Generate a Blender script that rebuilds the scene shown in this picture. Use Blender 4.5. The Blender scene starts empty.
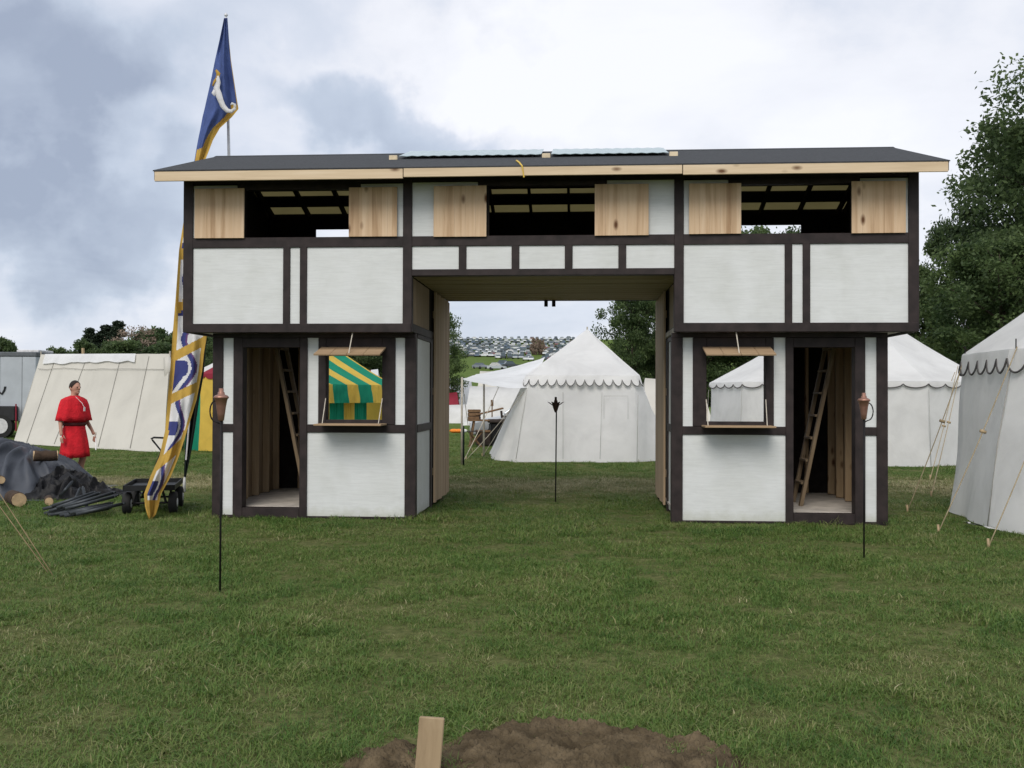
import bpy, bmesh, math, random
import numpy as np
from mathutils import Vector, Matrix, Euler
from mathutils import noise as mnoise

R = math.radians
scene = bpy.context.scene
col = scene.collection
rnd = random.Random(7)
rng = np.random.default_rng(7)

# ------------------------------------------------------------------ camera
CAM_H = 1.6
PITCH, ROLL, FPX = math.atan(11 / 1000), .003, 1000.0
cam = bpy.data.cameras.new('camera')
cam.sensor_width = 36
cam.lens = 36 * FPX / 1024
cam.clip_start, cam.clip_end = .05, 5000
cam_o = bpy.data.objects.new('camera', cam)
col.objects.link(cam_o)
cam_o.matrix_world = Matrix.Translation((0, 0, CAM_H)) @ Matrix.Rotation(math.pi / 2 + PITCH, 4, 'X') @ Matrix.Rotation(ROLL, 4, 'Z')
scene.camera = cam_o

# ------------------------------------------------------------------ world, sun, exposure
SUN_ELEV, SUN_AZ = 43, 196          # azimuth measured clockwise from +Y: behind the camera, a little left
world = bpy.data.worlds.new('World')
scene.world = world
world.use_nodes = True
SKY_GAIN = .90
SUN_STRENGTH = 1.7
EXPOSURE = .42

def dir_of(u, v):
    d = cam_o.matrix_world.to_3x3() @ Vector(((u - 512) / FPX, -(v - 384) / FPX, -1))
    return d.normalized()

def build_world():
    nt = world.node_tree
    N, Lk = nt.nodes, nt.links
    N.clear()
    out = N.new('ShaderNodeOutputWorld')
    bg = N.new('ShaderNodeBackground')
    bg.inputs['Strength'].default_value = SKY_GAIN
    Lk.new(bg.outputs[0], out.inputs[0])
    sky = N.new('ShaderNodeTexSky')
    sky.sky_type = 'NISHITA'
    sky.sun_disc = False
    sky.sun_elevation = R(SUN_ELEV)
    sky.sun_rotation = R(SUN_AZ)
    sk = N.new('ShaderNodeVectorMath'); sk.operation = 'SCALE'
    Lk.new(sky.outputs[0], sk.inputs[0]); sk.inputs['Scale'].default_value = .10
    tc = N.new('ShaderNodeTexCoord')
    # cloud layer projected on a plane overhead: dir.xy / (dir.z + .25)
    def math_(op, a, b=None, c=None):
        n = N.new('ShaderNodeMath'); n.operation = op
        for i, x in enumerate((a, b, c)):
            if x is None: continue
            if isinstance(x, (int, float)): n.inputs[i].default_value = x
            else: Lk.new(x, n.inputs[i])
        return n.outputs[0]
    sep = N.new('ShaderNodeSeparateXYZ'); Lk.new(tc.outputs['Generated'], sep.inputs[0])
    den = math_('ADD', math_('MAXIMUM', sep.outputs[2], 0.0), .22)
    px = math_('DIVIDE', sep.outputs[0], den); py = math_('DIVIDE', sep.outputs[1], den)
    cv = N.new('ShaderNodeCombineXYZ'); Lk.new(px, cv.inputs[0]); Lk.new(py, cv.inputs[1])
    n1 = N.new('ShaderNodeTexNoise'); Lk.new(cv.outputs[0], n1.inputs['Vector'])
    n1.inputs['Scale'].default_value = 1.6; n1.inputs['Detail'].default_value = 7; n1.inputs['Roughness'].default_value = .55
    n1.inputs['Distortion'].default_value = .35
    n2 = N.new('ShaderNodeTexNoise'); Lk.new(tc.outputs['Generated'], n2.inputs['Vector'])
    n2.inputs['Scale'].default_value = 5.5; n2.inputs['Detail'].default_value = 6; n2.inputs['Roughness'].default_value = .55
    # a warped direction for the big cloud masses
    wv = N.new('ShaderNodeVectorMath'); wv.operation = 'SUBTRACT'
    Lk.new(n2.outputs['Color'], wv.inputs[0]); wv.inputs[1].default_value = (.5, .5, .5)
    ws = N.new('ShaderNodeVectorMath'); ws.operation = 'SCALE'; Lk.new(wv.outputs[0], ws.inputs[0]); ws.inputs['Scale'].default_value = .32
    wa = N.new('ShaderNodeVectorMath'); wa.operation = 'ADD'; Lk.new(ws.outputs[0], wa.inputs[0]); Lk.new(tc.outputs['Generated'], wa.inputs[1])
    total = None
    def blob(u, v, ru, rv, amt):
        nonlocal total
        d = dir_of(u, v)
        df = N.new('ShaderNodeVectorMath'); df.operation = 'SUBTRACT'
        Lk.new(wa.outputs[0], df.inputs[0]); df.inputs[1].default_value = d
        mu = N.new('ShaderNodeVectorMath'); mu.operation = 'MULTIPLY'
        Lk.new(df.outputs[0], mu.inputs[0]); mu.inputs[1].default_value = (1000 / ru, 1000 / ru, 1000 / rv)
        le = N.new('ShaderNodeVectorMath'); le.operation = 'LENGTH'; Lk.new(mu.outputs[0], le.inputs[0])
        mr = N.new('ShaderNodeMapRange'); mr.interpolation_type = 'SMOOTHSTEP'
        Lk.new(le.outputs['Value'], mr.inputs[0])
        mr.inputs[1].default_value = 0.45; mr.inputs[2].default_value = 1.25
        mr.inputs[3].default_value = amt; mr.inputs[4].default_value = 0
        total = mr.outputs[0] if total is None else math_('ADD', total, mr.outputs[0])
    blob(20, 110, 175, 85, -.30); blob(70, 215, 190, 55, -.26); blob(-150, 100, 300, 300, -.18)
    blob(385, 112, 115, 44, -.36); blob(250, 20, 170, 40, -.12); blob(60, 60, 140, 60, -.16)
    blob(640, 80, 280, 110, .24); blob(140, 150, 60, 45, .16); blob(430, 50, 160, 50, .10)
    blob(900, 190, 220, 120, .06); blob(60, 315, 320, 70, .14)
    lum = math_('ADD', math_('MULTIPLY_ADD', n1.outputs['Fac'], .82, .32), total)
    ramp = N.new('ShaderNodeValToRGB'); Lk.new(lum, ramp.inputs[0])
    cr = ramp.color_ramp
    cr.elements[0].position = .18; cr.elements[0].color = (.32, .37, .475, 1)
    cr.elements[1].position = 1.0; cr.elements[1].color = (.84, .85, .895, 1)
    e = cr.elements.new(.48); e.color = (.48, .54, .645, 1)
    e = cr.elements.new(.70); e.color = (.62, .66, .75, 1)
    e = cr.elements.new(.85); e.color = (.76, .775, .83, 1)
    mix = N.new('ShaderNodeMix'); mix.data_type = 'RGBA'
    mix.inputs[0].default_value = .93
    Lk.new(sk.outputs[0], mix.inputs[6]); Lk.new(ramp.outputs[0], mix.inputs[7])
    Lk.new(mix.outputs[2], bg.inputs['Color'])
build_world()

sun = bpy.data.lights.new('sun', 'SUN')
sun.energy = SUN_STRENGTH
sun.angle = R(34)
sun.color = (1, .94, .86)
sun_o = bpy.data.objects.new('sun', sun)
col.objects.link(sun_o)
_az = R(SUN_AZ)
_sd = Vector((math.sin(_az) * math.cos(R(SUN_ELEV)), math.cos(_az) * math.cos(R(SUN_ELEV)), math.sin(R(SUN_ELEV))))
sun_o.rotation_euler = (-_sd).to_track_quat('-Z', 'Y').to_euler()

vs = scene.view_settings
scene.display_settings.display_device = 'sRGB'
vs.view_transform = 'Standard'; vs.look = 'None'
vs.exposure = EXPOSURE; vs.gamma = 1; vs.use_curve_mapping = False
scene.cycles.max_bounces = 8
scene.cycles.transparent_max_bounces = 8
scene.cycles.use_denoising = True

# ------------------------------------------------------------------ measuring helpers
_M3 = cam_o.matrix_world.to_3x3()
def ray(u, v):
    return _M3 @ Vector(((u - 512) / FPX, -(v - 384) / FPX, -1))
def G(u, v):
    d = ray(u, v); t = -CAM_H / d.z
    return Vector((d.x * t, d.y * t, 0))
def at(u, v, Y):
    d = ray(u, v); t = Y / d.y
    return Vector((d.x * t, Y, CAM_H + d.z * t))

def sstep(a, b, x):
    t = min(1, max(0, (x - a) / (b - a)))
    return t * t * (3 - 2 * t)
def hill(x, y):
    r = y
    if r <= 80: return 0.0
    z = float(np.interp(r, [0, 80, 120, 200, 380, 490, 600, 1400], [0, 0, .6, 5.6, 16, 29, 31, 20]))
    a = x / max(r, 1)
    return z * (.22 + .78 * sstep(-.36, -.12, a))
def hillhit(u, v):
    d = ray(u, v)
    Y = 60.0
    while Y < 900:
        x = d.x / d.y * Y; z = CAM_H + d.z / d.y * Y
        if z <= hill(x, Y): return Vector((x, Y, hill(x, Y)))
        Y += 1.0
    return Vector((d.x / d.y * 500, 500, hill(d.x / d.y * 500, 500)))

# ------------------------------------------------------------------ materials
def new_mat(name):
    m = bpy.data.materials.new(name); m.use_nodes = True
    nt = m.node_tree
    b = nt.nodes['Principled BSDF']
    return m, nt.nodes, nt.links, b
def ramp_node(N, L, fac, stops):
    r = N.new('ShaderNodeValToRGB')
    L.new(fac, r.inputs[0])
    cr = r.color_ramp
    cr.elements[0].position, cr.elements[0].color = stops[0][0], (*stops[0][1], 1)
    cr.elements[1].position, cr.elements[1].color = stops[-1][0], (*stops[-1][1], 1)
    for p, c in stops[1:-1]:
        e = cr.elements.new(p); e.color = (*c, 1)
    return r
def noise_node(N, L, vec, scale, detail=4, rough=.55, dist=0):
    n = N.new('ShaderNodeTexNoise')
    n.inputs['Scale'].default_value = scale; n.inputs['Detail'].default_value = detail
    n.inputs['Roughness'].default_value = rough; n.inputs['Distortion'].default_value = dist
    if vec is not None: L.new(vec, n.inputs['Vector'])
    return n
def coords(N, L, scale=(1, 1, 1), kind='Object', rot=(0, 0, 0)):
    t = N.new('ShaderNodeTexCoord'); mp = N.new('ShaderNodeMapping')
    mp.inputs['Scale'].default_value = scale; mp.inputs['Rotation'].default_value = rot
    L.new(t.outputs[kind], mp.inputs[0])
    return mp.outputs[0]
def bump(N, L, h, b, strength=.3, dist=.01):
    n = N.new('ShaderNodeBump'); n.inputs['Strength'].default_value = strength; n.inputs['Distance'].default_value = dist
    L.new(h, n.inputs['Height']); L.new(n.outputs[0], b.inputs['Normal'])
def simple(name, c, rough=.7, metal=0, var=.18, scale=9, bs=.15, bd=.004, spec=.3):
    m, N, L, b = new_mat(name)
    v = coords(N, L)
    n = noise_node(N, L, v, scale)
    r = ramp_node(N, L, n.outputs['Fac'], [(.3, tuple(x * (1 - var) for x in c)), (.7, tuple(min(1, x * (1 + var)) for x in c))])
    L.new(r.outputs[0], b.inputs['Base Color'])
    b.inputs['Roughness'].default_value = rough; b.inputs['Metallic'].default_value = metal
    b.inputs['Specular IOR Level'].default_value = spec
    n2 = noise_node(N, L, v, scale * 5, 3)
    bump(N, L, n2.outputs['Fac'], b, bs, bd)
    return m
def wood(name, c0, c1, c2, axis='z', knots=True, rough=.75, grain=38, board=0, board_axis=0):
    """timber with long grain along the axis, a few knots, and optional tone change from board to board"""
    m, N, L, b = new_mat(name)
    sc = {'z': (1, 1, .07), 'x': (.07, 1, 1), 'y': (1, .07, 1)}[axis]
    v = coords(N, L, sc)
    n = noise_node(N, L, v, grain, 6, .6, .6)
    n2 = noise_node(N, L, v, grain * .25, 3, .5, 1.2)
    mx = N.new('ShaderNodeMath'); mx.operation = 'MULTIPLY_ADD'
    L.new(n2.outputs['Fac'], mx.inputs[0]); mx.inputs[1].default_value = .8; 
    ml = N.new('ShaderNodeMath'); ml.operation = 'MULTIPLY'; L.new(n.outputs['Fac'], ml.inputs[0]); ml.inputs[1].default_value = .4
    L.new(ml.outputs[0], mx.inputs[2])
    fac = mx.outputs[0]
    if board:
        tc = N.new('ShaderNodeTexCoord'); sp = N.new('ShaderNodeSeparateXYZ'); L.new(tc.outputs['Object'], sp.inputs[0])
        dv = N.new('ShaderNodeMath'); dv.operation = 'DIVIDE'; L.new(sp.outputs[board_axis], dv.inputs[0]); dv.inputs[1].default_value = board
        fl = N.new('ShaderNodeMath'); fl.operation = 'FLOOR'; L.new(dv.outputs[0], fl.inputs[0])
        wn = N.new('ShaderNodeTexWhiteNoise'); wn.noise_dimensions = '1D'; L.new(fl.outputs[0], wn.inputs['W'])
        ma = N.new('ShaderNodeMath'); ma.operation = 'MULTIPLY_ADD'; L.new(wn.outputs['Value'], ma.inputs[0]); ma.inputs[1].default_value = .30
        sb = N.new('ShaderNodeMath'); sb.operation = 'SUBTRACT'; L.new(fac, sb.inputs[0]); sb.inputs[1].default_value = .15
        L.new(sb.outputs[0], ma.inputs[2]); fac = ma.outputs[0]
    r = ramp_node(N, L, fac, [(.30, c0), (.58, c1), (.85, c2)])
    colr = r.outputs[0]
    if knots:
        ks = {'z': (1, .02, .45), 'x': (.45, .02, 1), 'y': (1, .45, .02)}[axis]
        vk = coords(N, L, ks)
        vo = N.new('ShaderNodeTexVoronoi'); vo.inputs['Scale'].default_value = 6.5; L.new(vk, vo.inputs['Vector'])
        kr = ramp_node(N, L, vo.outputs['Distance'], [(.08, (.20, .12, .08)), (.24, (1, 1, 1))])
        # only some cells hold a knot
        kc = N.new('ShaderNodeSeparateColor'); L.new(vo.outputs['Color'], kc.inputs[0])
        gt = N.new('ShaderNodeMath'); gt.operation = 'GREATER_THAN'; L.new(kc.outputs[0], gt.inputs[0]); gt.inputs[1].default_value = .22
        mk = N.new('ShaderNodeMix'); mk.data_type = 'RGBA'; mk.blend_type = 'MULTIPLY'
        L.new(gt.outputs[0], mk.inputs[0]); L.new(colr, mk.inputs[6]); L.new(kr.outputs[0], mk.inputs[7])
        colr = mk.outputs[2]
    L.new(colr, b.inputs['Base Color'])
    b.inputs['Roughness'].default_value = rough; b.inputs['Specular IOR Level'].default_value = .25
    bump(N, L, n.outputs['Fac'], b, .25, .004)
    return m
def painted_ply(name, c, dirt):
    m, N, L, b = new_mat(name)
    v = coords(N, L, (.09, 1, 1))
    n = noise_node(N, L, v, 42, 5, .6, .8)
    v2 = coords(N, L)
    n2 = noise_node(N, L, v2, 2.3, 5, .6, .4)
    r1 = ramp_node(N, L, n.outputs['Fac'], [(.28, tuple(x * .90 for x in c)), (.6, c)])
    r2 = ramp_node(N, L, n2.outputs['Fac'], [(.3, dirt), (.62, (1, 1, 1))])
    mx = N.new('ShaderNodeMix'); mx.data_type = 'RGBA'; mx.blend_type = 'MULTIPLY'; mx.inputs[0].default_value = 1
    L.new(r1.outputs[0], mx.inputs[6]); L.new(r2.outputs[0], mx.inputs[7])
    # mud splash along the foot of the boards
    tc = N.new('ShaderNodeTexCoord'); sp = N.new('ShaderNodeSeparateXYZ'); L.new(tc.outputs['Object'], sp.inputs[0])
    n3 = noise_node(N, L, v2, 9, 4, .7)
    ad = N.new('ShaderNodeMath'); ad.operation = 'MULTIPLY_ADD'; L.new(n3.outputs['Fac'], ad.inputs[0]); ad.inputs[1].default_value = -.22; L.new(sp.outputs[2], ad.inputs[2])
    mr = N.new('ShaderNodeMapRange'); L.new(ad.outputs[0], mr.inputs[0]); mr.inputs[1].default_value = -.10; mr.inputs[2].default_value = .06; mr.inputs[3].default_value = .55; mr.inputs[4].default_value = 0
    m2 = N.new('ShaderNodeMix'); m2.data_type = 'RGBA'; L.new(mr.outputs[0], m2.inputs[0]); L.new(mx.outputs[2], m2.inputs[6]); m2.inputs[7].default_value = (.36, .37, .27, 1)
    L.new(m2.outputs[2], b.inputs['Base Color'])
    b.inputs['Roughness'].default_value = .6
    bump(N, L, n.outputs['Fac'], b, .22, .003)
    return m
def canvas(name, c, trans=.22, dirt=.85, scale=1.0, tint=(.97, .98, 1.0)):
    m, N, L, b = new_mat(name)
    v = coords(N, L, kind='Object')
    n = noise_node(N, L, v, 1.3 * scale, 5, .6, .5)
    r = ramp_node(N, L, n.outputs['Fac'], [(.28, tuple(x * dirt for x in c)), (.62, c)])
    colr = r.outputs[0]
    L.new(colr, b.inputs['Base Color']); b.inputs['Roughness'].default_value = .9
    b.inputs['Specular IOR Level'].default_value = .1
    v3 = coords(N, L, (1, 1, .45))
    n3 = noise_node(N, L, v3, 2.2 * scale, 4, .5, .6)
    bp = N.new('ShaderNodeBump'); bp.inputs['Strength'].default_value = .5; bp.inputs['Distance'].default_value = .05
    L.new(n3.outputs['Fac'], bp.inputs['Height']); L.new(bp.outputs[0], b.inputs['Normal'])
    tr = N.new('ShaderNodeBsdfTranslucent'); L.new(colr, tr.inputs[0]); L.new(bp.outputs[0], tr.inputs['Normal'])
    ms = N.new('ShaderNodeMixShader'); ms.inputs[0].default_value = trans
    L.new(b.outputs[0], ms.inputs[1]); L.new(tr.outputs[0], ms.inputs[2])
    L.new(ms.outputs[0], N['Material Output'].inputs[0])
    return m
def leafy(name, c0, c1, trans=.3):
    m, N, L, b = new_mat(name)
    a = N.new('ShaderNodeAttribute'); a.attribute_name = 'tone'
    oi = N.new('ShaderNodeObjectInfo')
    ad = N.new('ShaderNodeMath'); ad.operation = 'MULTIPLY_ADD'; L.new(oi.outputs['Random'], ad.inputs[0]); ad.inputs[1].default_value = .35; L.new(a.outputs['Fac'], ad.inputs[2])
    r = ramp_node(N, L, ad.outputs[0], [(.1, c0), (1.15, c1)])
    L.new(r.outputs[0], b.inputs['Base Color']); b.inputs['Roughness'].default_value = .6
    b.inputs['Specular IOR Level'].default_value = .25
    tr = N.new('ShaderNodeBsdfTranslucent'); L.new(r.outputs[0], tr.inputs[0])
    ms = N.new('ShaderNodeMixShader'); ms.inputs[0].default_value = trans
    L.new(b.outputs[0], ms.inputs[1]); L.new(tr.outputs[0], ms.inputs[2])
    L.new(ms.outputs[0], N['Material Output'].inputs[0])
    return m

M = {}
M['white'] = painted_ply('white painted plywood', (.67, .69, .685), (.90, .90, .88))
M['brown'] = simple('dark brown timber paint', (.023, .016, .0155), .6, var=.45, scale=7)
M['dark'] = simple('dark boards with painted shade', (.016, .013, .012), .85, var=.3, spec=.1)  # near-black colour stands in for shade in unlit rooms and under the eaves
M['ply'] = wood('bare plywood', (.20, .14, .085), (.28, .205, .13), (.34, .26, .17), 'z', False)
M['stud'] = wood('framing lumber', (.26, .18, .10), (.36, .26, .155), (.44, .33, .21), 'z', True)
M['flapwood'] = wood('window board wood', (.24, .16, .09), (.36, .25, .15), (.44, .32, .20), 'x', False)
M['ladderwood'] = wood('old ladder wood', (.11, .08, .05), (.18, .13, .08), (.24, .18, .11), 'z', False)
M['roofply'] = simple('roof sheathing', (.72, .66, .46), .8, var=.12, scale=12)
M['pine'] = wood('shutter pine', (.40, .255, .145), (.60, .425, .27), (.70, .53, .36), 'z', True, board=.125, board_axis=0, grain=30)
M['fascia'] = wood('fascia pine', (.48, .36, .23), (.62, .49, .33), (.71, .58, .42), 'x', True, grain=26)
M['gateply'] = wood('weathered gate boards', (.27, .185, .115), (.40, .29, .185), (.47, .36, .245), 'z', False, board=.14, board_axis=1)
M['ceilwood'] = wood('ceiling boards', (.22, .16, .085), (.34, .26, .15), (.42, .33, .20), 'x', False, board=.15, board_axis=1)
M['felt'] = simple('grey roof felt', (.043, .046, .050), .9, var=.22, scale=22, bs=.5, bd=.006)
M['skylight'] = simple('corrugated plastic', (.33, .42, .44), .3, var=.1, scale=3)
M['block'] = simple('pine block', (.62, .52, .36), .8)
M['floorply'] = simple('trodden plywood floor', (.46, .42, .37), .8, var=.25, scale=5)
M['rope'] = simple('cotton rope', (.55, .50, .42), .9)
M['hemp'] = simple('hemp rope', (.33, .27, .17), .95)
M['oldrope'] = simple('weathered rope', (.22, .165, .09), .95)
M['toggle'] = simple('wooden toggle', (.36, .27, .16), .8)
M['yellowstrap'] = simple('yellow strap', (.65, .45, .08), .7)
M['canvas'] = canvas('white canvas', (.90, .90, .89), .42)
M['canvas_grey'] = canvas('greyed canvas', (.66, .66, .64), .12, .82)
M['canvas_cream'] = canvas('cream canvas', (.60, .58, .52), .10, .86, .6)
M['canvas_white'] = canvas('bright white fly', (.84, .85, .86), .3)
M['rooflight'] = canvas('amber fibreglass sheet', (.50, .46, .30), .55, .85, .5)
M['green'] = canvas('green cloth', (.022, .31, .19), .3, .85, 2)
M['yellow'] = canvas('yellow cloth', (.80, .56, .11), .3, .85, 2)
M['redcloth'] = canvas('maroon cloth', (.28, .035, .055), .15, .8, 2)
M['trim'] = simple('dark grey trim cord', (.09, .085, .085), .9)
M['seam'] = simple('canvas seam', (.33, .32, .29), .9)
M['blue'] = canvas('blue banner silk', (.085, .125, .31), .25, .8, 4)
M['banwhite'] = canvas('white banner silk', (.74, .74, .74), .3, .9, 4)
M['gold'] = canvas('gold banner silk', (.56, .36, .08), .3, .85, 4)
M['bannavy'] = canvas('navy banner silk', (.05, .06, .19), .2, .85, 4)
M['banpurple'] = canvas('purple banner silk', (.13, .06, .17), .2, .85, 4)
M['bandark'] = canvas('dark pennant cloth', (.018, .026, .024), .1, .8, 4)
M['copper'] = simple('brushed copper', (.33, .175, .13), .42, .7, var=.15, spec=.5)
M['iron'] = simple('black iron', (.013, .012, .013), .5, .4)
M['rust'] = simple('rusted iron', (.045, .025, .018), .7, .3)
M['pole'] = simple('pale aluminium pole', (.55, .56, .58), .45, .3)
M['polewood'] = simple('greyed wooden pole', (.40, .37, .31), .8)
M['tarp'] = simple('grey tarpaulin', (.055, .062, .076), .5, var=.18, scale=3, bs=.4, bd=.01)
M['plastic'] = simple('black plastic sheet', (.005, .005, .006), .5, var=.3, bs=.5, bd=.015, spec=.25, scale=9)
M['steel'] = simple('dull steel pole', (.055, .062, .068), .5, .5)
M['bark'] = simple('log bark', (.055, .036, .024), .95, var=.35, bs=.8, bd=.015)
M['logend'] = simple('sawn log end', (.44, .32, .19), .85, var=.25, scale=14)
M['red'] = simple('red cloth', (.55, .012, .022), .85, var=.22, scale=7, bs=.5, bd=.03)
M['belt'] = simple('dark red leather', (.085, .018, .018), .7)
M['skin'] = simple('skin', (.46, .25, .18), .6, var=.1)
M['hair'] = simple('dark hair', (.022, .015, .012), .8)
M['eye'] = simple('dark eye', (.02, .015, .012), .4)
M['paper'] = simple('white paper', (.75, .75, .74), .8)
M['boot'] = simple('brown boot', (.045, .035, .03), .7)
M['rubber'] = simple('black rubber', (.018, .018, .018), .8)
M['cartmetal'] = simple('black cart steel', (.016, .017, .018), .55, .3)
M['hub'] = simple('pale hub', (.55, .55, .55), .5)
M['trailer'] = simple('trailer sheet metal', (.40, .43, .46), .45, .1, var=.08, scale=2)
M['trailerdark'] = simple('trailer roof rail', (.11, .12, .13), .5, .2)
M['ink'] = simple('black lettering', (.02, .02, .022), .6)
M['dirt'] = simple('dug earth', (.098, .075, .046), 1.0, var=.5, scale=8, bs=1.0, bd=.02, spec=.05)
M['stakewood'] = wood('stake pine', (.15, .105, .06), (.30, .22, .13), (.42, .33, .21), 'z', False, grain=24)
M['trunk'] = simple('tree bark', (.06, .047, .036), .95, var=.35, bs=.7, bd=.03)
M['leaf'] = leafy('broad leaves', (.044, .074, .032), (.14, .195, .075), .5)
M['leaf2'] = leafy('mid green leaves', (.044, .076, .030), (.15, .21, .075), .5)
M['needle'] = leafy('dark needles', (.020, .032, .022), (.050, .070, .042), .2)
M['scrub'] = leafy('brown scrub', (.22, .16, .12), (.36, .28, .22), .2)
M['furn'] = simple('brown camp furniture', (.16, .095, .05), .8, var=.3)
M['furn2'] = simple('dark camp furniture', (.035, .026, .022), .8, var=.3)
M['carglass'] = simple('car glass', (.05, .07, .08), .12, .0, spec=.6)
M['carsilver'] = simple('silver car paint', (.45, .48, .50), .35, .3, var=.04)
for nm, c in dict(white=(.68, .70, .72), silver=(.42, .45, .48), grey=(.22, .24, .27), blue=(.12, .16, .23), red=(.24, .11, .11), black=(.06, .07, .08), green=(.12, .17, .16)).items():  # paint tones mixed towards grey so distance haze is in the colour
    M['hazed_car_' + nm] = simple(nm + ' paint', c, .35, .1, var=.03)
M['orange'] = simple('orange cloth', (.75, .22, .03), .8)

# grass and ground
def ground_mat():
    m, N, L, b = new_mat('meadow soil and thatch')
    g = N.new('ShaderNodeNewGeometry')
    n1 = noise_node(N, L, g.outputs['Position'], .35, 5, .6, .4)
    n2 = noise_node(N, L, g.outputs['Position'], 14, 6, .7)
    near = ramp_node(N, L, n2.outputs['Fac'], [(.3, (.050, .062, .022)), (.55, (.110, .120, .045)), (.75, (.20, .175, .095))])
    far = ramp_node(N, L, n1.outputs['Fac'], [(.3, (.072, .120, .026)), (.7, (.115, .155, .040))])
    sp = N.new('ShaderNodeSeparateXYZ'); L.new(g.outputs['Position'], sp.inputs[0])
    mr = N.new('ShaderNodeMapRange'); L.new(sp.outputs[1], mr.inputs[0]); mr.inputs[1].default_value = 24; mr.inputs[2].default_value = 38
    mx = N.new('ShaderNodeMix'); mx.data_type = 'RGBA'; L.new(mr.outputs[0], mx.inputs[0]); L.new(near.outputs[0], mx.inputs[6]); L.new(far.outputs[0], mx.inputs[7])
    L.new(mx.outputs[2], b.inputs['Base Color']); b.inputs['Roughness'].default_value = 1; b.inputs['Specular IOR Level'].default_value = .05
    bump(N, L, n2.outputs['Fac'], b, .8, .03)
    return m
M['ground'] = ground_mat()
def grass_mat():
    m, N, L, b = new_mat('meadow grass')
    g = N.new('ShaderNodeNewGeometry')
    oi = N.new('ShaderNodeObjectInfo')
    a = N.new('ShaderNodeAttribute'); a.attribute_name = 'tone'
    n1 = noise_node(N, L, g.outputs['Position'], .55, 4, .6, .6)
    n2 = noise_node(N, L, g.outputs['Position'], 2.6, 3, .6)
    # worn strip trodden behind the gatehouse
    sp = N.new('ShaderNodeSeparateXYZ'); L.new(g.outputs['Position'], sp.inputs[0])
    nb = noise_node(N, L, g.outputs['Position'], .5, 3)
    yy = N.new('ShaderNodeMath'); yy.operation = 'MULTIPLY_ADD'; L.new(nb.outputs['Fac'], yy.inputs[0]); yy.inputs[1].default_value = 3.0; L.new(sp.outputs[1], yy.inputs[2])
    d = N.new('ShaderNodeMath'); d.operation = 'SUBTRACT'; L.new(yy.outputs[0], d.inputs[0]); d.inputs[1].default_value = 19.2
    ab = N.new('ShaderNodeMath'); ab.operation = 'ABSOLUTE'; L.new(d.outputs[0], ab.inputs[0])
    wr = N.new('ShaderNodeMapRange'); wr.interpolation_type = 'SMOOTHSTEP'; L.new(ab.outputs[0], wr.inputs[0]); wr.inputs[1].default_value = .6; wr.inputs[2].default_value = 2.6; wr.inputs[3].default_value = .42; wr.inputs[4].default_value = 0
    def ma(x, k, c):
        n = N.new('ShaderNodeMath'); n.operation = 'MULTIPLY_ADD'; L.new(x, n.inputs[0]); n.inputs[1].default_value = k
        if isinstance(c, float): n.inputs[2].default_value = c
        else: L.new(c, n.inputs[2])
        return n.outputs[0]
    f = ma(oi.outputs['Random'], .34, -.55)
    f = ma(a.outputs['Fac'], .50, f)
    f = ma(n1.outputs['Fac'], .72, f)
    f = ma(n2.outputs['Fac'], .42, f)
    f2 = N.new('ShaderNodeMath'); f2.operation = 'ADD'; L.new(f, f2.inputs[0]); L.new(wr.outputs[0], f2.inputs[1])
    r = ramp_node(N, L, f2.outputs[0], [(.02, (.038, .092, .018)), (.28, (.090, .170, .032)), (.55, (.150, .205, .052)), (.80, (.26, .245, .11)), (1, (.50, .45, .27))])
    L.new(r.outputs[0], b.inputs['Base Color']); b.inputs['Roughness'].default_value = .55
    b.inputs['Specular IOR Level'].default_value = .25
    tr = N.new('ShaderNodeBsdfTranslucent'); L.new(r.outputs[0], tr.inputs[0])
    ms = N.new('ShaderNodeMixShader'); ms.inputs[0].default_value = .3
    L.new(b.outputs[0], ms.inputs[1]); L.new(tr.outputs[0], ms.inputs[2])
    L.new(ms.outputs[0], N['Material Output'].inputs[0])
    return m
M['grass'] = grass_mat()

# ------------------------------------------------------------------ object helpers
MATS = {}            # world matrix of each thing's root
def thing(name, label, cat, loc=(0, 0, 0), rotz=0, group=None):
    o = bpy.data.objects.new(name, None)
    col.objects.link(o)
    o.empty_display_size = .2
    o.location = loc; o.rotation_euler = (0, 0, rotz)
    o['label'] = label; o['category'] = cat
    if group: o['group'] = group
    MATS[o.name] = Matrix.Translation(Vector(loc)) @ Matrix.Rotation(rotz, 4, 'Z')
    return o
def tag(o, label, cat, group=None):
    o['label'] = label; o['category'] = cat
    if group: o['group'] = group
    return o
def root_matrix(o):
    while o.parent: o = o.parent
    return MATS.get(o.name, Matrix.Identity(4))

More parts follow.
